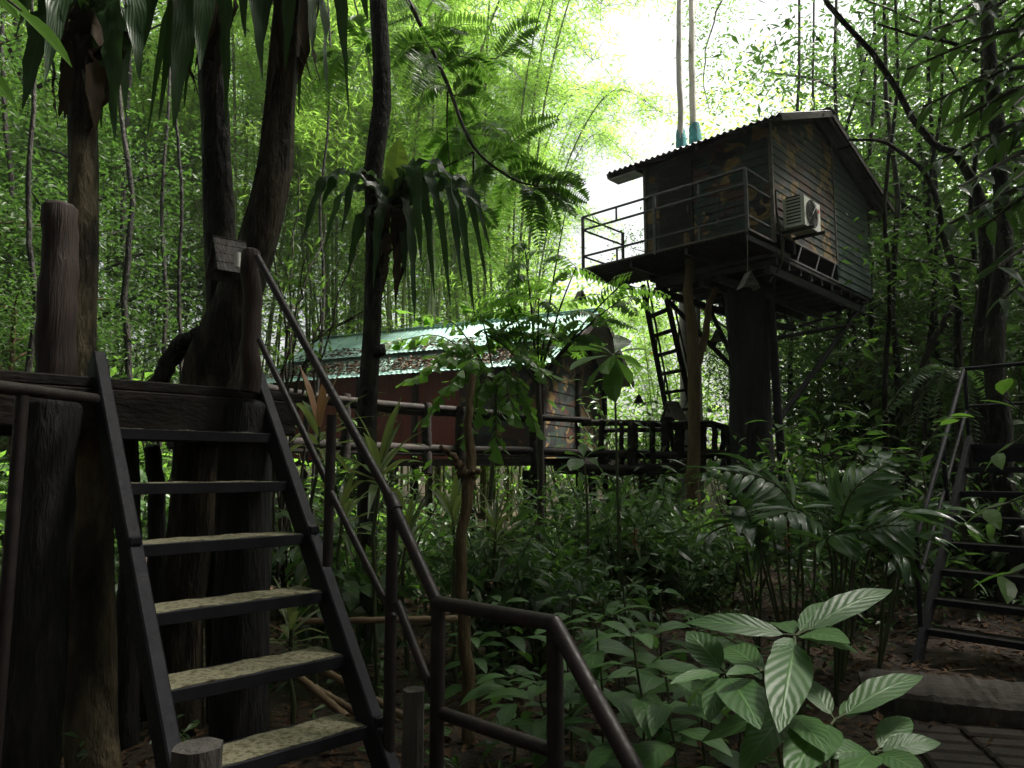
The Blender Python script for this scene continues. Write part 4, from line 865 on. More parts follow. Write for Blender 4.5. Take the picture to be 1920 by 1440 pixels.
# ------------------------------------------------------------------ forest trees: each its own trunk and crown
def forest_variant(seed, H, crown_r, L, W, nclump, nleaf, mat, bark='bark'):
    rg = np.random.default_rng(seed); tr = Acc(); cr = Acc()
    base = np.array([0, 0, -.3]); top = np.array([rg.normal() * .6, rg.normal() * .6, H])
    p = wobble(smooth_path([base, base * .6 + top * .4 + rg.normal(size=3) * .25, top], 16), .05, seed)
    tube(tr, p, np.linspace(.16, .05, len(p)), 9, rough=.05, seed=seed)
    for k in range(13):
        f = .32 + .66 * k / 13; b = p[int(f * (len(p) - 1))]; q = rg.random() * 6.28; ln = crown_r * (1.15 - .6 * abs(f - .6)) * (.7 + .5 * rg.random())
        e = b + np.array([math.cos(q) * ln, math.sin(q) * ln, ln * (.25 + .4 * rg.random())])
        lp = wobble(smooth_path([b, b * .5 + e * .5 + UP * .15, e], 9), .03, seed * 31 + k); tube(tr, lp, np.linspace(.05, .012, len(lp)), 5)
        for c in lp[3:]:
            n = int(nleaf * (.6 + .8 * rg.random())); 
            for j in range(nclump):
                cc = c + rg.normal(size=3) * np.array([.5, .5, .35]) * crown_r * .42
                P = cc + rg.normal(size=(n, 3)) * np.array([.34, .34, .20]) * (.7 + .6 * rg.random())
                leaves(cr, P, rdir(n, -.35, .4, rg), upish(n, .5, rg), L * (.7 + .6 * rg.random(n)), W * (.7 + .6 * rg.random(n)), 0, tone=np.clip(rg.random() * .5 + rg.random(n) * .5, 0, 1))
    root = thing('tree', 'x', 'tree', (0, 0, 0)); o1 = tr.build('trunk', M[bark], root, smooth=True); o2 = cr.build('crown', M[mat], root)
    return root
def put(proto, used, x, y, s, rz, label, group, zs=1.0, z=None):
    o = copy_tree(proto) if used else proto
    o.location = (x, y, float(gz(x, y)) if z is None else z); o.scale = (s, s, s * zs); o.rotation_euler = (0, 0, rz); tag(o, label, None, group); return o
V1 = forest_variant(101, 9, 2.6, .14, .05, 5, 32, 'shade_leaf'); V2 = forest_variant(102, 10, 3.0, .13, .045, 5, 32, 'shade_leaf'); V3 = forest_variant(103, 7.5, 2.4, .15, .055, 5, 28, 'shade_leaf', 'bark_tan')
used = set()
def ft(v, x, y, s, rz=None, label=None, group=None, zs=1.0):
    put(v, v.name in used, x, y, s, rng.random() * 6.28 if rz is None else rz, label, group, zs); used.add(v.name)
GR = 'small-leaved trees crowding behind the treehouse'
for x, y, v, s in ((10.6, 17, V1, 1.25), (12.5, 15, V2, 1.35), (9.9, 19.0, V2, 1.2), (12.5, 20.5, V1, 1.6), (14.5, 19, V2, 1.6), (11.8, 23.5, V1, 1.35), (15, 26, V2, 1.7), (13, 25, V1, 1.9), (17.5, 23, V1, 1.8), (16, 15, V1, 1.5), (8.6, 17.4, V1, .85), (7.9, 22.5, V2, 1.0), (11.6, 13, V1, 1.5), (9.8, 10.2, V2, 1.25)):
    ft(v, x, y, s, None, 'small-leaved forest tree crowding behind the treehouse', GR)
GL = 'leafy trees at the left behind the platform'
for x, y, v, s in ((-9.0, 12.0, V3, .9), (-10.0, 16.5, V1, 1.1), (-11.5, 15, V3, 1.3), (-13, 19, V2, 1.5), (-11, 20, V1, 1.3), (-16, 16, V1, 1.4), (-7.6, 12.0, V3, .6)):
    ft(v, x, y, s, None, 'leafy forest tree at the left behind the log platform', GL)
# wood far behind, one mass
def far_wood():
    a = Acc(); rg = np.random.default_rng(77)
    n = 2100
    th_ = rg.uniform(-1.15, 1.15, n); r = rg.uniform(34, 46, n); x, y = r * np.sin(th_), r * np.cos(th_)
    hmax = np.where((th_ > .06) & (th_ < .26), 14, np.where(th_ >= .25, 20, 33)); h = rg.random(n) * hmax
    ok = ~((th_ > .062) & (th_ < .255) & (h > 10 + 3 * np.abs(th_ - .16) / .11)) & (rg.random(n) < np.where(h > 18, .62, 1))
    x, y, h = x[ok], y[ok], h[ok]; C = np.stack([x, y, gz(x, y) + h], 1); m = 70
    P = np.repeat(C, m, 0) + rg.normal(size=(len(C) * m, 3)) * np.array([1.1, 1.1, .75]); k = len(P)
    leaves(a, P, rdir(k, -.3, .4, rg), upish(k, .6, rg), .34 * (.6 + .7 * rg.random(k)), .14, 0, tone=np.clip(np.repeat(rg.random(len(C)), m) * .6 + .4 * rg.random(k), 0, 1))
    tag(a.build('forest', M['bamboo_leaf']), 'far green wood closing the view behind the bamboo', 'wood', kind='stuff')
far_wood()

def shade_surround():  # leaf mass out of view, added to block sky light from behind and beside
    a = Acc(); rg = np.random.default_rng(78); n = 1700
    th_ = rg.uniform(R(58), R(302), n); r = rg.uniform(9, 14, n); h = 17 * rg.random(n) ** .9
    C = np.stack([r * np.sin(th_), r * np.cos(th_) + 1, h], 1)
    ov = np.stack([rg.uniform(-9, 9, 420), rg.uniform(-9, 1, 420), rg.uniform(11, 15, 420)], 1); C = np.concatenate([C, ov]); m = 50
    P = np.repeat(C, m, 0) + rg.normal(size=(len(C) * m, 3)) * np.array([.9, .9, .6]); k = np.abs(P[:, 0]) > .76 * P[:, 1] + 2.0; P = P[k | (P[:, 1] < -2)]; k = len(P)
    leaves(a, P, rdir(k, -.3, .4, rg), upish(k, .6, rg), .42 * (.6 + .7 * rg.random(k)), .17, 0, tone=rg.random(k))
    tag(a.build('shade_foliage', M['dark_leaf']), 'unseen dark leaf mass added behind and beside the viewpoint to block light', 'wood', kind='stuff')
shade_surround()
# ------------------------------------------------------------------ bamboo clumps
def culm_variant(seed):
    rg = np.random.default_rng(seed); H = 9 + 4.5 * rg.random(); lean = .8 + 1.6 * rg.random()
    p = smooth_path([[0, 0, -.3], [lean * .08, 0, H * .35], [lean * .45, .1 * rg.normal(), H * .75], [lean * 1.15, .2 * rg.normal(), H], [lean * 1.9, .3 * rg.normal(), H * .93]], 40)
    a = Acc(); r = np.linspace(.04, .008, len(p)); tube(a, p, r, 7)
    for i in range(0, len(p) - 4, 1): tube(a, [p[i] - UP * .012, p[i] + UP * .012], r[i] * 1.22, 7, caps=False)
    f = Acc(); n0 = len(p)
    for i in range(int(n0 * .14), n0):
        fr = i / n0
        if rg.random() < (.3 if fr < .35 else .1): continue
        for b in range(4 if fr > .3 else 2):
            q = rg.random() * 6.28; ln = (.35 + .8 * rg.random()); tip = p[i] + np.array([math.cos(q) * ln, math.sin(q) * ln, .15 * rg.normal() - .05])
            tube(a, [p[i], (p[i] + tip) / 2 + UP * .12, tip], [.007, .005, .003], 4, caps=False)
            n = 25; s = rg.random(n) ** .7
            P = p[i] + (tip - p[i]) * s[:, None] + UP * (.4 * s * (1 - s))[:, None] + rg.normal(size=(n, 3)) * .13
            leaves(f, P, rdir(n, -.45, .35, rg), upish(n, .45, rg), .17 + .1 * rg.random(n), .022 + .012 * rg.random(n), 0, tone=np.clip(rg.random() * .4 + rg.random(n) * .6, 0, 1))
    o = a.build('culm', M['culm'], smooth=True); q = f.build('foliage', M['bamboo_leaf'], o)
    return o
CV = [culm_variant(200 + k) for k in range(5)]
first_culm = set()
GB = 'bamboo clumps in the sunlit grove behind the red house'
def bamboo(x, y, n, s, rad, seed, label='tall green bamboo clump in the bright grove behind the red house', group=GB):
    rg = np.random.default_rng(seed); t = thing('bamboo_clump', label, 'bamboo', (x, y, float(gz(x, y))), group)
    for k in range(n):
        c = CV[rg.integers(5)]
        o = copy_tree(c) if c.name in first_culm else c; first_culm.add(c.name)
        o.parent = t; q = rg.random() * 6.28; r = rad * rg.random() ** .5
        o.location = (r * math.cos(q), r * math.sin(q), 0); ss = s * (.75 + .4 * rg.random()); o.scale = (ss, ss, ss); o.rotation_euler = (0, 0, q + rg.normal() * .7)
bspots = [(-8.5, 22.5), (-5.8, 24), (-3.2, 22.6), (-.6, 24.5), (-11.5, 24.5), (-14.5, 23), (-2.4, 27.5), (-6.8, 28), (-10, 29), (-1.2, 29), (-.2, 30.5), (-4.2, 31.5), (-15, 28), (6.8, 29.5), (9.5, 29), (2.6, 33), (-18.5, 26), (13, 30), (-12.5, 33), (-8, 34)]
for i_, (x, y) in enumerate(bspots):
    bamboo(x, y, 10 if x < 1 else 8, (1.5 if x < -.3 else 1.25) if x < 2.5 else .62, 1.1, 300 + i_)

# ------------------------------------------------------------------ understory
def shrub_variant(seed, mat, H=1.3, n_st=7, L=.13, W=.055, S=2, kind='oval', per=34, name='shrub'):
    rg = np.random.default_rng(seed); st, lf = Acc(), Acc()
    for k in range(n_st):
        q = rg.random() * 6.28; ln = H * (.6 + .5 * rg.random()); e = np.array([math.cos(q) * ln * .45, math.sin(q) * ln * .45, ln])
        p = wobble(smooth_path([[0, 0, -.05], e * .5 + UP * .08, e], 12), .012, seed * 7 + k); tube(st, p, np.linspace(.012, .004, len(p)), 5)
        s = .25 + .75 * rg.random(per); P = np.stack([np.interp(s, np.linspace(0, 1, len(p)), p[:, j]) for j in range(3)], 1) + rg.normal(size=(per, 3)) * .09 * H
        leaves(lf, P, rdir(per, -.2, .35, rg), upish(per, .35, rg), L * (.6 + .7 * rg.random(per)), W * (.7 + .5 * rg.random(per)), S, kind, droop=.5, tone=np.clip(rg.random() * .4 + rg.random(per) * .6, 0, 1))
    t = thing(name, 'x', 'shrub', (0, 0, 0)); st.build('stem', M['stem'], t); lf.build('leaves', M[mat], t); return t
SV = [shrub_variant(401, 'shrub_leaf', 1.2, 7, .18, .08, 3, 'oval', 26), shrub_variant(402, 'shrub_leaf', 1.5, 8, .27, .075, 3, 'lance', 26), shrub_variant(403, 'dark_leaf', 1.0, 7, .24, .11, 3, 'oval', 20), shrub_variant(404, 'bright_leaf', 1.5, 6, .15, .06, 2, 'oval', 34), shrub_variant(405, 'dark_leaf', 1.7, 8, .12, .045, 2, 'lance', 44)]
su = set()
def clear(x, y):
    if y < 3.2 and -2.2 < x < 1.0: return False
    if x > 1.9 and y < 6.6 and x < 6 and x - 2.0 > (y - 5.2) * .9 - .2: return False
    pc_ = abs(x + y * .0 - pc[0]) < .5 and abs(y - pc[1]) < .5
    if pc_: return False
    d_ = np.array([x, y]) - ST_P[:2]; a_, b_ = d_ @ ST_T[:2], d_ @ ST_H[:2]
    if -.5 < a_ < 1.3 and -2 < b_ < 1.3: return False
    d_ = np.array([x, y]) - RP[:2]; a_, b_ = d_ @ RT[:2], d_ @ RH[:2]
    if -.2 < a_ < 1.4 and -1 < b_ < 2: return False
    d_ = np.array([x, y]) - H0[:2]; a_, b_ = d_ @ HA[:2], d_ @ HB[:2]
    if -.5 < a_ < 8.6 and -.3 < b_ < 4.3: return False
    return True
def scatter(n, x0, x1, y0, y1, lab, grp, s0, s1, pick, seed, cond=None):
    rg = np.random.default_rng(seed); c = 0; tries = 0
    while c < n and tries < n * 40:
        tries += 1
        x, y = rg.uniform(x0, x1), rg.uniform(y0, y1)
        if abs(x) > y * .85 + 1.0 or not clear(x, y) or (cond and not cond(x, y)): continue
        v = SV[pick[rg.integers(len(pick))]]
        o = put(v, v.name in su, x, y, s0 + (s1 - s0) * rg.random(), rg.random() * 6.28, lab, grp); su.add(v.name); c += 1
scatter(34, -9, -1.2, 5.5, 13, 'leafy shrub in the undergrowth at the left under the platform side', 'left undergrowth shrubs', .6, 1.3, (0, 1, 2, 3, 0), 501)
scatter(46, -1.6, 3.4, 5.2, 13.5, 'leafy shrub in the middle of the forest floor below the walkway', 'middle undergrowth shrubs', .45, 1.0, (0, 1, 2, 3, 1), 502, lambda x, y: not (x > 1.3 and y < 7.2))
scatter(36, 3.6, 10, 7.0, 15, 'dark leafy shrub in the undergrowth at the right behind the stair', 'right undergrowth shrubs', .7, 1.5, (1, 2, 4, 0, 4), 503, lambda x, y: y > 7.6)
scatter(46, -16, 14, 15, 26, 'tall leafy shrub at the far edge of the clearing', 'far undergrowth shrubs', 1.5, 2.8, (0, 3, 4, 3), 504)
scatter(11, .2, 3.3, 8.6, 13, 'taller leafy shrub standing before the log walkway', 'tall shrubs before the walkway', .85, 1.2, (0, 3, 1), 509)
# taller dark thicket on the right, under the forest trees
scatter(16, 6.5, 12, 10.5, 18, 'tall dense dark thicket bush beneath the right forest trees', 'thicket bushes at the right', 2.0, 3.2, (4, 2, 0), 505)
scatter(12, -11, -5.2, 7.5, 12.5, 'tall glossy bush behind the leftmost trunk', 'tall bushes at the left', 1.5, 2.4, (0, 2, 3), 506)

# ground leaf litter and low seedlings
def litter():
    a = Acc(); rg = np.random.default_rng(9); n = 26000
    x = rg.uniform(-7, 8, n); y = 1.0 + 13 * rg.random(n) ** 1.3; z = gz(x, y) + .006 + .02 * rg.random(n)
    k = ~((x > 2.0) & (y < 5.0) & (x - 2.5 > -.3)) | (rg.random(n) < .10); x, y, z = x[k], y[k], z[k]; n = len(x)
    leaves(a, np.stack([x, y, z], 1), rdir(n, 0, .12, rg), upish(n, .3, rg), .06 + .08 * rg.random(n), .025 + .03 * rg.random(n), 2, 'oval', droop=rg.normal(size=n) * .6, fold=.3)
    tag(a.build('leaf_litter', M['litter']), kind='stuff')
    a = Acc(); n = 900; x = rg.uniform(-6, 8, n); y = 2.8 + 11 * rg.random(n)
    k = np.array([clear(p, q) for p, q in zip(x, y)]); x, y = x[k], y[k]; n = len(x)
    for j in range(7):
        h = .05 + .25 * rg.random(n); P = np.stack([x + rg.normal(size=n) * .03, y + rg.normal(size=n) * .03, gz(x, y) + h], 1)
        leaves(a, P, rdir(n, -.05, .3, rg), upish(n, .3, rg), .07 + .1 * rg.random(n), .03 + .03 * rg.random(n), 2, 'oval', droop=.5)
    tag(a.build('ground_cover', M['shrub_leaf']), kind='stuff')
litter()

a = Acc(); rg = np.random.default_rng(19)
for k in range(260):
    x, y = rg.uniform(-5, 6.5), rg.uniform(2, 11); q = rg.random() * 6.28; ln = .12 + .4 * rg.random(); z = float(gz(x, y)) + .02
    tube(a, wobble(np.array([[x, y, z], [x + .5 * ln * math.cos(q), y + .5 * ln * math.sin(q), z + .03 * rg.random()], [x + ln * math.cos(q), y + ln * math.sin(q), z + .02]]), .01, k), [.006, .005, .003], 5, caps=False)
tag(a.build('fallen_twigs', M['bark_tan']), kind='stuff')
# bamboo poles on the ground, stumps
for i_, (p, q_) in enumerate(((at(560, 1165, 5.2), at(862, 1160, 5.4)), (at(540, 1250, 4.7), at(650, 1345, 4.3)), (at(590, 1290, 4.6), at(720, 1365, 4.4)), (at(570, 1235, 4.9), at(760, 1345, 4.6)))):
    a = Acc(); pts = np.linspace(p, q_, 22); rr = np.where(np.arange(22) % 4 == 0, .026, .022); tube(a, pts, rr, 9)
    tag(a.build('bamboo_pole', M['bamboo_dry'], smooth=True), ['dry bamboo pole lying level behind the handrail posts', 'dry bamboo pole slanting below the lower treads, nearest the stair', 'dry bamboo pole slanting to the foot of the handrail post', 'longest dry bamboo pole slanting behind the right stringer'][i_], 'bamboo pole', 'bamboo poles lying by the stair')
def stump(px, py, Y, r, lab):
    p = at(px, py, Y); a = Acc(); pts = smooth_path([[p[0], p[1], -.35], [p[0], p[1], p[2] * .5 - .1], p], 8); tube(a, pts, np.linspace(r * 1.1, r, len(pts)), 14, rough=.06, seed=int(px)); tag(a.build('stump', M['grey_log'], smooth=False), lab, 'stump')
stump(372, 1398, 2.35, .07, 'short weathered stump at the foot of the stair'); stump(776, 1292, 3.0, .045, 'knobbly post stump beside the handrail post')

# strap-leaved cordylines
def cordyline(px, py, Y, lab, pink=False, sc_=1.0, seed=0):
    rg = np.random.default_rng(seed); p = at(px, py, Y); t = thing('cordyline', lab, 'cordyline', (p[0], p[1], -.2)); st, lf = Acc(), Acc()
    sp_ = wobble(smooth_path([[p[0] + .05, p[1], -.25], [p[0] - .02, p[1], p[2] * .5], p], 14), .008, seed); tube(st, sp_, np.linspace(.02, .012, len(sp_)), 7); st.build('stem', M['stem'], t, smooth=True)
    pk = Acc()
    for k in range(17):
        q = k * 2.4 + rg.random(); el = 1.25 - k * .085; L_ = sc_ * (.42 + .2 * rg.random()); b = p - UP * .012 * k
        h = np.array([math.cos(q), math.sin(q), 0]); e1 = b + (h * math.cos(el) + UP * math.sin(el)) * L_ * .55; e2 = b + h * math.cos(el) * L_ * 1.05 + UP * (math.sin(el) * L_ * .95 - .28 * L_ * (1 - math.sin(max(el, 0))))
        strap(pk if (pink and k < 4) else lf, smooth_path([b, e1, e2], 10), .065 * sc_, 'lance', .3, .06, 2)
    lf.build('leaves', M['cordy'], t)
    if pink: pk.build('young_leaves', M['pinkleaf'], t)
cordyline(598, 800, 5.6, 'cordyline with a pinkish young leaf seen through the handrail', True, 1.0, 1)
cordyline(712, 865, 5.4, 'striped cordyline in front of the slender trunk base', False, 1.05, 2)
cordyline(850, 960, 6.0, 'cordyline just left of the dead snag', False, .9, 3)
cordyline(640, 960, 5.9, 'low cordyline between the handrail posts', False, .9, 4)
cordyline(545, 1160, 4.9, 'pale green cordyline behind the right stringer', False, .7, 5)
cordyline(930, 985, 6.6, 'cordyline just right of the dead snag', False, .8, 6)
cordyline(760, 1010, 6.3, 'low dark cordyline behind the sleeve joint of the rail', False, .9, 7)

# fishtail palm, pinnate sapling, broad-leaved sapling
def fishtail():
    t = thing('fishtail_palm', 'bright green fishtail palm with jagged fan leaflets over the roof edge', 'palm', (*at(905, 1000, 9.6)[:2], -.2)); st, lf = Acc(), Acc()
    c = at(930, 725, 9.6)
    tube(st, smooth_path([[*at(905, 1000, 9.6)[:2], -.3], at(925, 850, 9.6), c], 12), .03, 8)
    rg = np.random.default_rng(12)
    for px, py, Y in ((735, 640, 9.3), (780, 590, 9.9), (880, 575, 10.2), (775, 710, 9.1), (800, 780, 9.3), (850, 720, 9.0), (1020, 700, 9.2), (880, 810, 9.2), (1000, 790, 9.3), (960, 770, 9.0), (830, 670, 9.4), (930, 830, 9.1)):
        e = at(px, py, Y); pth = smooth_path([c, (c + e) / 2 + UP * .35, e], 14); tube(st, pth, np.linspace(.014, .005, len(pth)), 5)
        n = 15; s = np.linspace(.25, 1, n); q = np.stack([np.interp(s, np.linspace(0, 1, len(pth)), pth[:, j]) for j in range(3)], 1); d = nrm(e - c)
        side = nrm(np.cross(d, UP))
        for sg in (1, -1):
            D = side * sg * .75 + d * .45 - UP * .5 + rg.normal(size=(n, 3)) * .22
            leaves(lf, q, D, upish(n, .4, rg), .15 + .07 * rg.random(n), .09 + .05 * rg.random(n), 2, 'fan', droop=.4, fold=.12, tone=.3 + .6 * rg.random(n))
        leaves(lf, e[None], (d - UP * .4)[None], UP[None], .26, .2, 2, 'fan', droop=.4)
    st.build('stem', M['stem'], t, smooth=True); lf.build('leaves', M['bright_leaf'], t)
fishtail()
def pinnate_tree():
    t = thing('sapling', 'thin-stemmed sapling with rows of paired oval leaflets across the green roof', 'sapling', (*at(1012, 1010, 10)[:2], -.2)); st, lf = Acc(), Acc(); rg = np.random.default_rng(5)
    top = [at(985, 470, 10), at(1080, 500, 9.8), at(1165, 560, 9.7), at(950, 560, 9.9), at(1060, 400, 10.2), at(1120, 600, 9.6), at(900, 620, 9.8), at(1010, 560, 9.6), at(1190, 510, 9.9)]
    b = [*at(1012, 1010, 10)[:2], -.3]; c = at(1008, 720, 10)
    tube(st, smooth_path([b, at(1014, 870, 10), c], 10), np.linspace(.055, .04, 11)[:len(smooth_path([b, at(1014, 870, 10), c], 10))], 8)
    for e in top:
        pth = smooth_path([c, c * .45 + e * .55 + UP * .1, e], 14); tube(st, pth, np.linspace(.02, .007, len(pth)), 5)
        for f in (.3, .45, .6, .75, .88, 1.0):
            o = pth[int(f * (len(pth) - 1))]; q = rg.random() * 6.28; ln = .6 + .35 * rg.random(); e2 = o + np.array([math.cos(q) * ln, math.sin(q) * ln * .6, .15 * rg.normal() - .1])
            pinnate(lf, [o, (o + e2) / 2 + UP * .12, e2], 13, .19, .07, 2, 'lance', 1.05, up=nrm(UP + .3 * rg.normal(size=3)), stem=st, sink=.25, droop=.6)
    st.build('stem', M['dark_stem'], t, smooth=True); lf.build('leaves', M['bright_leaf'], t)
pinnate_tree()
def broad(px, py, Y, yb, leavespec, lab, mat='bright_leaf', L_=.36, W_=.14):
    c = at(px, py, Y); t = thing('broadleaf_sapling', lab, 'sapling', (*at(px, yb, Y)[:2], -.2)); st, lf = Acc(), Acc()
    p = smooth_path([[*at(px + 10, yb, Y)[:2], -.3], at(px + 6, (py + yb) / 2, Y), c], 10); tube(st, p, np.linspace(.02, .010, len(p)), 6)
    for qx, qy, dd in leavespec:
        e = at(qx, qy, Y + dd); v = e - c; L0 = np.linalg.norm(v); leaves(lf, (c + v * .08)[None], nrm(v)[None] + UP * .22, UP[None] + rng.normal(size=(1, 3)) * .25, L0 * 1.0, L0 * .40, 8, 'obov', droop=.5, fold=.18, wave=.04, wfreq=3)
        tube(st, [c, c + v * .1], .006, 5)
    st.build('stem', M['stem'], t, smooth=True); lf.build('leaves', M[mat], t)
M['bright_big'] = leaf_mat('bright_big', (.05, .11, .025), (.08, .16, .04), (.20, .42, .06), .42, .3, .5, veins=.35, vk=16)
broad(1150, 665, 8.4, 1010, ((1075, 690, -.3), (1070, 655, .2), (1100, 725, -.2), (1110, 645, .3), (1145, 745, -.3), (1170, 735, .1), (1215, 655, .1), (1205, 690, -.2), (1180, 630, .4), (1130, 700, -.5), (1185, 715, .3)), 'sapling with big drooping bright leaves in front of the house gable', 'bright_big')
broad(1095, 860, 8.2, 1030, ((1045, 885, -.2), (1065, 850, .3), (1090, 832, .2), (1130, 838, .2), (1120, 872, -.2), (1075, 880, -.4)), 'small broad-leaved seedling below the walkway beam', 'bright_big')
# twig sprays with light leaves on the right
def spray(name, lab, ctl, n, L_, W_, mat, base, seed, S=4, kind='oval', stemr=.008, droop=.5, cat='shrub', alt=True):
    rg = np.random.default_rng(seed); t = thing(name, lab, cat, base); st, lf = Acc(), Acc()
    for pts in ctl:
        p = smooth_path(pts, 16); tube(st, p, np.linspace(stemr, stemr * .4, len(p)), 6); d = nrm(np.gradient(p, axis=0))
        s = np.linspace(.18, 1, n); q = np.stack([np.interp(s, np.linspace(0, 1, len(p)), p[:, j]) for j in range(3)], 1); dd = np.stack([np.interp(s, np.linspace(0, 1, len(p)), d[:, j]) for j in range(3)], 1)
        side = nrm(np.cross(dd, UP)); sg = np.where(np.arange(n) % 2, 1, -1)[:, None]
        leaves(lf, q, side * sg * .8 + dd * .7 - UP * .12 + rg.normal(size=(n, 3)) * .12, upish(n, .25, rg), L_ * (.75 + .45 * rg.random(n)), W_ * (.8 + .35 * rg.random(n)), S, kind, droop=droop, fold=.2, tone=rg.random(n))
    st.build('twig', M['dark_stem'], t, smooth=True); lf.build('leaves', M[mat], t)
spray('leafy_shoot', 'pale leafy shoot against the foot of the thick pillar', [[at(1560, 1000, 7.2), at(1530, 830, 7), at(1440, 790, 6.8)], [at(1540, 860, 7), at(1560, 780, 7), at(1600, 770, 7)], [at(1540, 860, 7), at(1600, 830, 7), at(1640, 800, 7.1)]], 8, .2, .085, 'bright_big', (*at(1560, 1000, 7.2)[:2], -.2), 1)
spray('leafy_shoot', 'shoot with light leaves left of the right edge handrail', [[at(1740, 1000, 7.0), at(1720, 850, 6.9), at(1620, 800, 6.8)], [at(1722, 860, 6.9), at(1760, 800, 6.9), at(1780, 780, 7)], [at(1722, 860, 6.9), at(1660, 840, 6.6), at(1605, 835, 6.5)]], 8, .19, .085, 'bright_leaf', (*at(1740, 1000, 7.0)[:2], -.2), 2)
spray('leafy_branch', 'leafy twigs reaching in at the right edge before the stair treads', [[at(2080, 1150, 3.4), at(2000, 930, 3.4), at(1850, 955, 3.3)], [at(2080, 1150, 3.4), at(1990, 860, 3.5), at(1880, 740, 3.5)], [at(2080, 1150, 3.4), at(1980, 1060, 3.3), at(1880, 1080, 3.2)], [at(2080, 1150, 3.4), at(2000, 800, 3.6), at(1870, 850, 3.6)]], 7, .19, .07, 'bright_leaf', (*at(2080, 1150, 3.4)[:2], -.2), 3)
# dark overhanging foliage, upper right
rs_ = np.random.default_rng(6); ct = []
for px, py in ((1700, 130), (1740, 60), (1730, 200), (1790, 230), (1760, 300), (1800, 350), (1830, 150), (1850, 280), (1850, 420), (1880, 60), (1870, 500), (1800, 20), (1900, 340), (1900, 200), (1780, 420), (1880, 560)):
    ct.append([at(2060, py - 120 + rs_.normal() * 40, 4.6), at((2060 + px) / 2, py - 70, 4.3), at(px, py, 4.1 + rs_.normal() * .3)])
ct.append([[*at(2150, 900, 4.8)[:2], -.2], at(2130, 400, 4.8), at(2060, -100, 4.6)])
spray('overhanging_tree', 'dark large-leaved tree hanging into the upper right corner', ct, 15, .22, .065, 'dark_leaf', (*at(2150, 900, 4.8)[:2], -.2), 8, 4, 'lance', .02, .6, 'tree')
spray('overhanging_branch', 'blurred dark leaf spray in the upper left corner', [[at(-160, -160, 2.4), at(-60, -60, 2.3), at(40, 20, 2.2)], [at(-160, -160, 2.4), at(-120, 0, 2.3), at(-60, 100, 2.2)]], 7, .2, .08, 'dark_leaf', at(-160, -160, 2.4), 9, 5, 'oval', .01, .4, 'branch')

# twisting trunks on the right
for i_, (pts, rad, mt, lab) in enumerate((
    ([at(1855, 1000, 9.5), at(1855, 700, 9.5), at(1850, 560, 9.5), at(1835, 400, 9.6), at(1790, 300, 9.6), at(1745, 270, 9.7), at(1690, 190, 9.8), at(1640, 100, 9.9), at(1560, 10, 10), at(1480, -120, 10.2)], [.16, .14, .11, .075, .055, .048, .044, .04, .035, .03], 'bark', 'leaning lichen-grey trunk arching over the treehouse from the right stair'),
    ([at(1800, 1000, 11), at(1795, 700, 11), at(1790, 560, 11), at(1760, 430, 11), at(1750, 350, 11), at(1715, 300, 11), at(1650, 265, 11.2), at(1590, 262, 11.4)], [.07, .065, .055, .05, .042, .036, .028, .02], 'bark', 'slim twisted trunk bending towards the treehouse roof'),
    ([at(1700, 950, 12), at(1720, 720, 12), at(1770, 600, 12), at(1810, 560, 12)], [.06, .06, .05, .03], 'bark', 'thin crooked stem right of the treehouse brace'),
    ([at(1895, 1000, 8.8), at(1880, 800, 8.8), at(1870, 640, 8.8), at(1885, 480, 8.9), at(1870, 300, 9), at(1840, 0, 9.2), at(1830, -300, 9.4)], [.12, .12, .11, .10, .09, .08, .07], 'bark', 'dark upright trunk at the right edge behind the stair'))):
    t = thing('tree', lab, 'tree', (*np.asarray(pts[0])[:2], -.2)); pts = [[*np.asarray(pts[0])[:2], -.3]] + list(pts); tree_mesh_trunk('trunk', pts, [rad[0]] + rad, mt, t, seed=70 + i_, wob=.02, steps=34)
    if i_ == 0: shade_canopy(t, (6.0, 9.0, 12.5), (3.8, 3.4, 1.8), 90, 120)
    elif i_ == 3: shade_canopy(t, (7.5, 6.5, 10.5), (3.5, 4, 2), 91, 60)
    elif i_ == 2: e = np.asarray(pts[-1]); a = Acc(); crown_cloud(a, e + np.array([.2, 0, .3]), (.7, .7, .5), 9, 22, .12, .05, .3, seed=90 + i_); a.build('crown', M['tree_leaf'], t)
SG = 'slender dark trunks rising through the right forest'
for i_, (px, Y, r, ln) in enumerate(((1655, 13.5, .05, 14), (1690, 15, .07, -20), (1730, 13, .045, 22), (1765, 14.5, .06, -12), (1625, 16.5, .06, 10), (1815, 12, .05, 18), (1590, 17.5, .07, -14), (1480, 18, .06, 12), (1540, 19, .05, -10))):
    t = thing('tree', 'slender dark trunk rising through the forest right of the treehouse pillar', 'tree', (*at(px, 900, Y)[:2], -.2), SG)
    tree_mesh_trunk('trunk', [[*at(px, 900, Y)[:2], -.3], at(px + ln * .3, 750, Y), at(px + ln, 560, Y), at(px + ln * .4, 380, Y), at(px + ln * 1.6, 150, Y), at(px + ln * 1.2, -200, Y)], [r, r, r * .9, r * .8, r * .65, r * .4], 'bark', t, seed=140 + i_, wob=.014, n=9)
SGL = 'slender trunks standing in the green forest at the left'
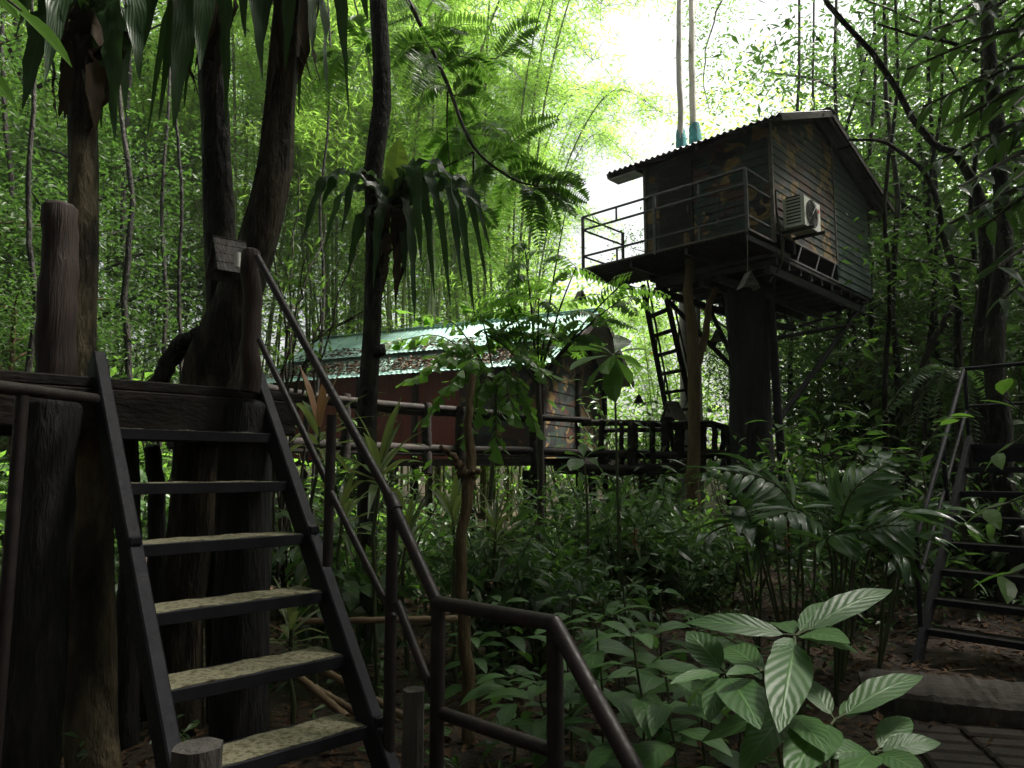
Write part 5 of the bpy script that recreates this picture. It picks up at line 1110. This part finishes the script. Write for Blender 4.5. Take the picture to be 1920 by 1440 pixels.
for i_, (px, Y, r, ln) in enumerate(((40, 11, .05, 14), (250, 13, .06, -20), (300, 15.5, .05, 12), (345, 12.5, .035, -16), (225, 17, .07, 10), (590, 16, .04, 14), (20, 14, .07, -12))):
    t = thing('tree', 'slender trunk standing in the green forest behind the platform', 'tree', (*at(px, 900, Y)[:2], -.2), SGL)
    tree_mesh_trunk('trunk', [[*at(px, 900, Y)[:2], -.3], at(px + ln * .3, 750, Y), at(px + ln, 560, Y), at(px + ln * .4, 380, Y), at(px + ln * 1.6, 150, Y), at(px + ln * 1.2, -200, Y)], [r, r, r * .9, r * .8, r * .65, r * .4], 'bark', t, seed=160 + i_, wob=.014, n=9)
# thin branchy shrub left of the slender tree
t = thing('bare_shrub', 'sparse dark twigs rising left of the slender knotted tree', 'shrub', (*at(520, 1000, 8.3)[:2], -.2)); st, lf = Acc(), Acc(); rg_ = np.random.default_rng(14)
b_ = np.array([*at(540, 1000, 8.3)[:2], -.3])
for px, py in ((560, 330), (640, 480), (500, 420), (700, 570), (610, 400), (740, 540), (520, 330), (680, 430), (575, 480)):
    e = at(px, py, 8.3 + .5 * rg_.normal()); m_ = at(530 + (px - 530) * .25, 700, 8.3); p = wobble(smooth_path([b_, m_, e], 20), .03, px); tube(st, p, np.linspace(.022, .006, len(p)), 5)
    n = 26; s = .5 + .5 * rg_.random(n); q_ = np.stack([np.interp(s, np.linspace(0, 1, len(p)), p[:, j]) for j in range(3)], 1) + rg_.normal(size=(n, 3)) * .12; leaves(lf, q_, rdir(n, -.4, .3, rg_), upish(n, .4, rg_), .13, .04, 2, 'lance', droop=.5)
st.build('twig', M['dark_stem'], t); lf.build('leaves', M['tree_leaf'], t)

# tree fern behind the right stair
t = thing('tree_fern', 'feathery fern fronds drooping behind the right edge handrail', 'fern', (*at(1790, 1000, 9.0)[:2], -.2)); st, lf = Acc(), Acc()
c = at(1790, 690, 9.0); tube(st, [[c[0], c[1], -.3], c], .05, 8)
for px, py in ((1700, 830), (1640, 800), (1750, 850), (1830, 830), (1800, 870), (1680, 760), (1880, 780)):
    e = at(px, py, 9.0 + rng.normal() * .3); pinnate(lf, [c, (c + e) / 2 + UP * .25, e], 26, .2, .035, 2, 'lance', 1.3, stem=st, rach=.008)
st.build('stem', M['dark_stem'], t); lf.build('fronds', M['shrub_leaf'], t)

# ginger clump with long alternate leaves
def ginger(px, py, Y, tips, lab, seed, L_=.46, W_=.125):
    rg = np.random.default_rng(seed); b = np.array([*at(px, py, Y)[:2], -.2]); t = thing('ginger_plant', lab, 'ginger', b); st, lf = Acc(), Acc()
    for qx, qy, dd in tips:
        e = at(qx, qy, Y + dd); p = smooth_path([b, b * .45 + e * .55 + np.array([0, 0, .42]), e], 18); tube(st, p, np.linspace(.014, .004, len(p)), 6)
        n = 11; s = np.linspace(.38, 1, n); q = np.stack([np.interp(s, np.linspace(0, 1, len(p)), p[:, j]) for j in range(3)], 1); d = nrm(np.gradient(p, axis=0)); d = np.stack([np.interp(s, np.linspace(0, 1, len(p)), d[:, j]) for j in range(3)], 1)
        side = nrm(np.cross(d, UP)); sg = np.where(np.arange(n) % 2, 1, -1)[:, None]
        leaves(lf, q, side * sg * .75 + d * .65 + UP * .1 + rg.normal(size=(n, 3)) * .08, upish(n, .2, rg), L_ * (.8 + .3 * rg.random(n)), W_ * (.9 + .3 * rg.random(n)), 7, 'lance', droop=.9, fold=.25, tone=rg.random(n) * .7)
    st.build('stem', M['stem'], t, smooth=True); lf.build('leaves', M['frond_leaf'], t, smooth=True); return t
M['frond_leaf'] = leaf_mat('frond_leaf', (.04, .09, .04), (.085, .15, .065), (.12, .26, .05), .3, .27, .6, veins=.25, vk=3)
ginger(1480, 1130, 6.2, ((1340, 885, 0), (1415, 880, .3), (1480, 960, -.2), (1380, 980, -.3), (1520, 1000, .2)), 'glossy ginger plant arching left in front of the pillar', 1)
ginger(1570, 1150, 6.0, ((1660, 870, 0), (1560, 930, .3), (1640, 950, -.3), (1590, 990, -.1), (1700, 960, .1)), 'glossy ginger plant arching right with the tallest frond', 2)
ginger(1640, 1130, 6.4, ((1775, 955, 0), (1740, 1010, .2), (1690, 1040, -.2)), 'ginger plant reaching towards the right edge stair', 3, .32, .08)
ginger(1420, 1140, 6.8, ((1330, 1000, 0), (1390, 1040, .2), (1440, 1020, -.2)), 'low ginger plant at the left of the ginger clump', 4, .34, .08)
def arching(base, ctl, lab, seed, n=9, Ll=.40, Wl=.068):
    rg = np.random.default_rng(seed); b = np.array([*at(*base)[:2], -.2]); t = thing('arching_palm', lab, 'palm', b); st, lf = Acc(), Acc()
    cam_up = nrm(UP * .8 + nrm(np.array([0, 0, EYE]) - b) * .7)
    for pts in ctl:
        P = [b] + [at(*p) for p in pts]; pinnate(lf, P, n, Ll, Wl, 8, 'lance', .85, up=cam_up, sink=.12, rach=.012, stem=st, droop=.7, start=.46, fold=.2, tone=.45 + .4 * rg.random())
    st.build('stem', M['stem'], t, smooth=True); lf.build('leaves', M['frond_leaf'], t, smooth=True)
arching((1500, 1150, 5.6), [[(1500, 1000, 5.5), (1450, 905, 5.4), (1345, 880, 5.3)], [(1530, 1020, 5.6), (1500, 960, 5.4), (1440, 970, 5.2)]], 'glossy arching palm frond bending left before the pillar foot', 51)
arching((1560, 1150, 5.5), [[(1570, 1020, 5.4), (1600, 920, 5.3), (1665, 868, 5.3)], [(1590, 1040, 5.3), (1640, 990, 5.2), (1700, 985, 5.1)], [(1560, 1060, 5.2), (1550, 1010, 5.0), (1590, 1000, 4.9)]], 'glossy arching palm frond rising to the right of the pillar foot', 52)
for px, py, Y, lab in ((1472, 1005, 5.7, 'red flower spike hanging in the ginger clump'), (1190, 1010, 8.0, 'red flower spike below the walkway leg')):
    t = thing('flower_spike', lab, 'flower', at(px, py, Y)); a = Acc(); c = at(px, py, Y)
    for k in range(14):
        q = k * 2.4; P = c + UP * (.10 - k * .016); leaves(a, P[None], np.array([[math.cos(q), math.sin(q), -.2]]), UP[None], .05, .03, 3, 'oval', fold=.4)
    a.build('bracts', M['red_flower'], t); a = Acc(); tube(a, [c + UP * .13, c - UP * .14], .005, 5); a.build('stalk', M['stem'], t)

# large veined leaves in the foreground
def bigleaf_plant(base, H, seed, lab, L_=.24, W_=.10, nodes=6, mat='big_leaf', lean=(0, 0)):
    rg = np.random.default_rng(seed); b = np.asarray(base, float); t = thing('broadleaf_plant', lab, 'plant', b); st, lf = Acc(), Acc()
    top = b + np.array([lean[0], lean[1], H]); p = wobble(smooth_path([b - UP * .05, (b + top) / 2 + np.array([.03, .02, 0]), top], 14), .006, seed); tube(st, p, np.linspace(.009, .005, len(p)), 7)
    a0 = rg.random() * 6.28
    for k in range(nodes):
        f = .42 + .58 * k / (nodes - 1); o = p[int(f * (len(p) - 1))]
        for j in range(2 if k < nodes - 1 else 3):
            q = a0 + k * 1.57 + j * (3.14 if k < nodes - 1 else 2.1) + rg.normal() * .25; el = -.05 + .35 * f + rg.normal() * .12
            D = np.array([math.cos(q) * math.cos(el), math.sin(q) * math.cos(el), math.sin(el)]); s_ = (1.1 - .4 * abs(f - .7)) * (.8 + .4 * rg.random()) * (1 if k < nodes - 1 else .7)
            o2 = o + D * .035; tube(st, [o, o2], .004, 5)
            leaves(lf, o2[None], D[None], (UP + rg.normal(size=3) * .15)[None], L_ * s_, W_ * s_ * (.9 + .25 * rg.random()), 9, 'oval', droop=.75 + .3 * rg.random(), fold=.16, wave=.05, wfreq=3.2, tone=rg.random())
    st.build('stem', M['stem'], t, smooth=True); lf.build('leaves', M[mat], t, smooth=True); return t
def hero():
    b = np.array([*at(1540, 1480, 2.35)[:2], -.2]); t = thing('broadleaf_plant', 'largest foreground plant with big ribbed green leaves, one pale leaf holed', 'plant', b); st, lf = Acc(), Acc()
    nodes = {0: at(1492, 1192, 2.3), 1: at(1430, 1258, 2.25), 2: at(1565, 1350, 2.2), 3: at(1480, 1335, 2.2), 4: at(1640, 1410, 2.15), 5: at(1360, 1262, 2.3)}
    root = b.copy()
    for k, p in nodes.items(): pth = smooth_path([root + rng.normal(size=3) * [.05, .05, 0], (root + p) / 2 + [0, .03, .08], p], 10); tube(st, pth, np.linspace(.010, .005, len(pth)), 7)
    L = [(0, 1297, 1172, .05, .085), (0, 1560, 1124, .15, .07), (0, 1678, 1104, .1, .095), (0, 1574, 1198, -.25, .085), (0, 1452, 1165, .3, .08), (0, 1455, 1238, -.1, .06),
         (5, 1287, 1185, .1, .105), (1, 1352, 1212, .25, .10), (1, 1372, 1262, -.1, .05), (5, 1268, 1278, -.1, .05), (5, 1412, 1352, -.3, .125), (0, 1472, 1352, -.35, .125), (0, 1620, 1226, .1, .07),
         (2, 1504, 1268, .15, .075), (2, 1730, 1264, .1, .10), (3, 1412, 1378, -.1, .09), (2, 1492, 1448, -.3, .13), (3, 1318, 1390, .1, .075), (4, 1765, 1396, 0, .07), (4, 1560, 1418, -.1, .08), (4, 1720, 1450, -.2, .08), (3, 1400, 1440, -.2, .09), (5, 1280, 1320, .2, .08), (4, 1712, 1345, .15, .08), (2, 1648, 1318, .2, .07), (4, 1590, 1460, -.2, .10), (1, 1300, 1290, .25, .07), (3, 1540, 1400, -.25, .09), (5, 1330, 1345, -.15, .08)]
    for k, px, py, dd, W_ in L:
        o = nodes[k]; e = at(px, py, o[1] + dd); v = e - o; L0 = np.linalg.norm(v); o2 = o + v * .12; tube(st, [o, o2], .004, 5)
        toward = nrm(-(o - np.array([0, 0, EYE])))
        leaves(lf, o2[None], (v + UP * .20 * L0)[None], (UP * .9 + toward * .65 + rng.normal(size=3) * .12)[None], L0 * .95, W_, 11, 'oval', droop=.5, fold=.10, wave=.05, wfreq=3.1, tone=.2 + .6 * rng.random())
    st.build('stem', M['stem'], t, smooth=True); lf.build('leaves', M['big_leaf'], t, smooth=True)
hero()
BG = 'ribbed broad-leaved plants on the forest floor'
for i_, (px, py, Y, H, L_) in enumerate(((1120, 1330, 3.7, .95, .26), (1190, 1330, 3.4, .95, .27), (1250, 1350, 3.3, .8, .25), (1060, 1310, 4.0, .85, .24), (1310, 1300, 3.8, .9, .25), (1010, 1330, 3.9, .6, .22), (960, 1290, 4.4, .5, .2), (1150, 1260, 4.6, .8, .24), (1240, 1230, 4.9, .9, .24), (1070, 1230, 5.2, .8, .22), (1330, 1220, 5.0, .7, .22), (1000, 1400, 3.2, .3, .2), (940, 1180, 5.6, .7, .2), (1170, 1180, 6.0, .9, .22), (880, 1220, 5.4, .5, .2), (1380, 1230, 4.4, .7, .22))):
    bigleaf_plant([*at(px, py, Y)[:2], -.2], H, 700 + i_, 'ribbed broad-leaved plant on the forest floor right of the handrail', L_ * 1.25, L_ * .46).__setitem__('group', BG)
for i_, (px, py, Y, H, L_, lab) in enumerate(((1120, 1500, 2.6, .32, .26, 'low broad-leaved plant at the bottom edge just right of the handrail end'), (1300, 1500, 2.3, .38, .24, 'low broad-leaved plant left of the largest foreground plant'), (1720, 1480, 2.6, .35, .2, 'small seedling at the corner of the paving'), (1440, 1520, 2.0, .25, .24, 'low ribbed plant at the bottom edge under the largest foreground plant'))):
    bigleaf_plant([*at(px, py, Y)[:2], -.2], H, 740 + i_, lab, L_, L_ * .38, 4)
# ------------------------------------------------------------------ thin haze volume added for the washed glow round the sky gap
m, t_, N, Lk = newmat('haze')
pv = N('ShaderNodeVolumePrincipled'); pv.inputs['Color'].default_value = (.93, .97, .9, 1); pv.inputs['Density'].default_value = .0007; pv.inputs['Anisotropy'].default_value = .55
o_ = N('ShaderNodeOutputMaterial'); Lk(pv.outputs[0], o_.inputs['Volume'])
a = Acc(); frame_box(a, np.zeros(3), np.array([1., 0, 0]), np.array([0, 1., 0]), UP, (-405, -310, -2.0), (405, 505, 60))
tag(a.build('haze', m), kind='stuff')
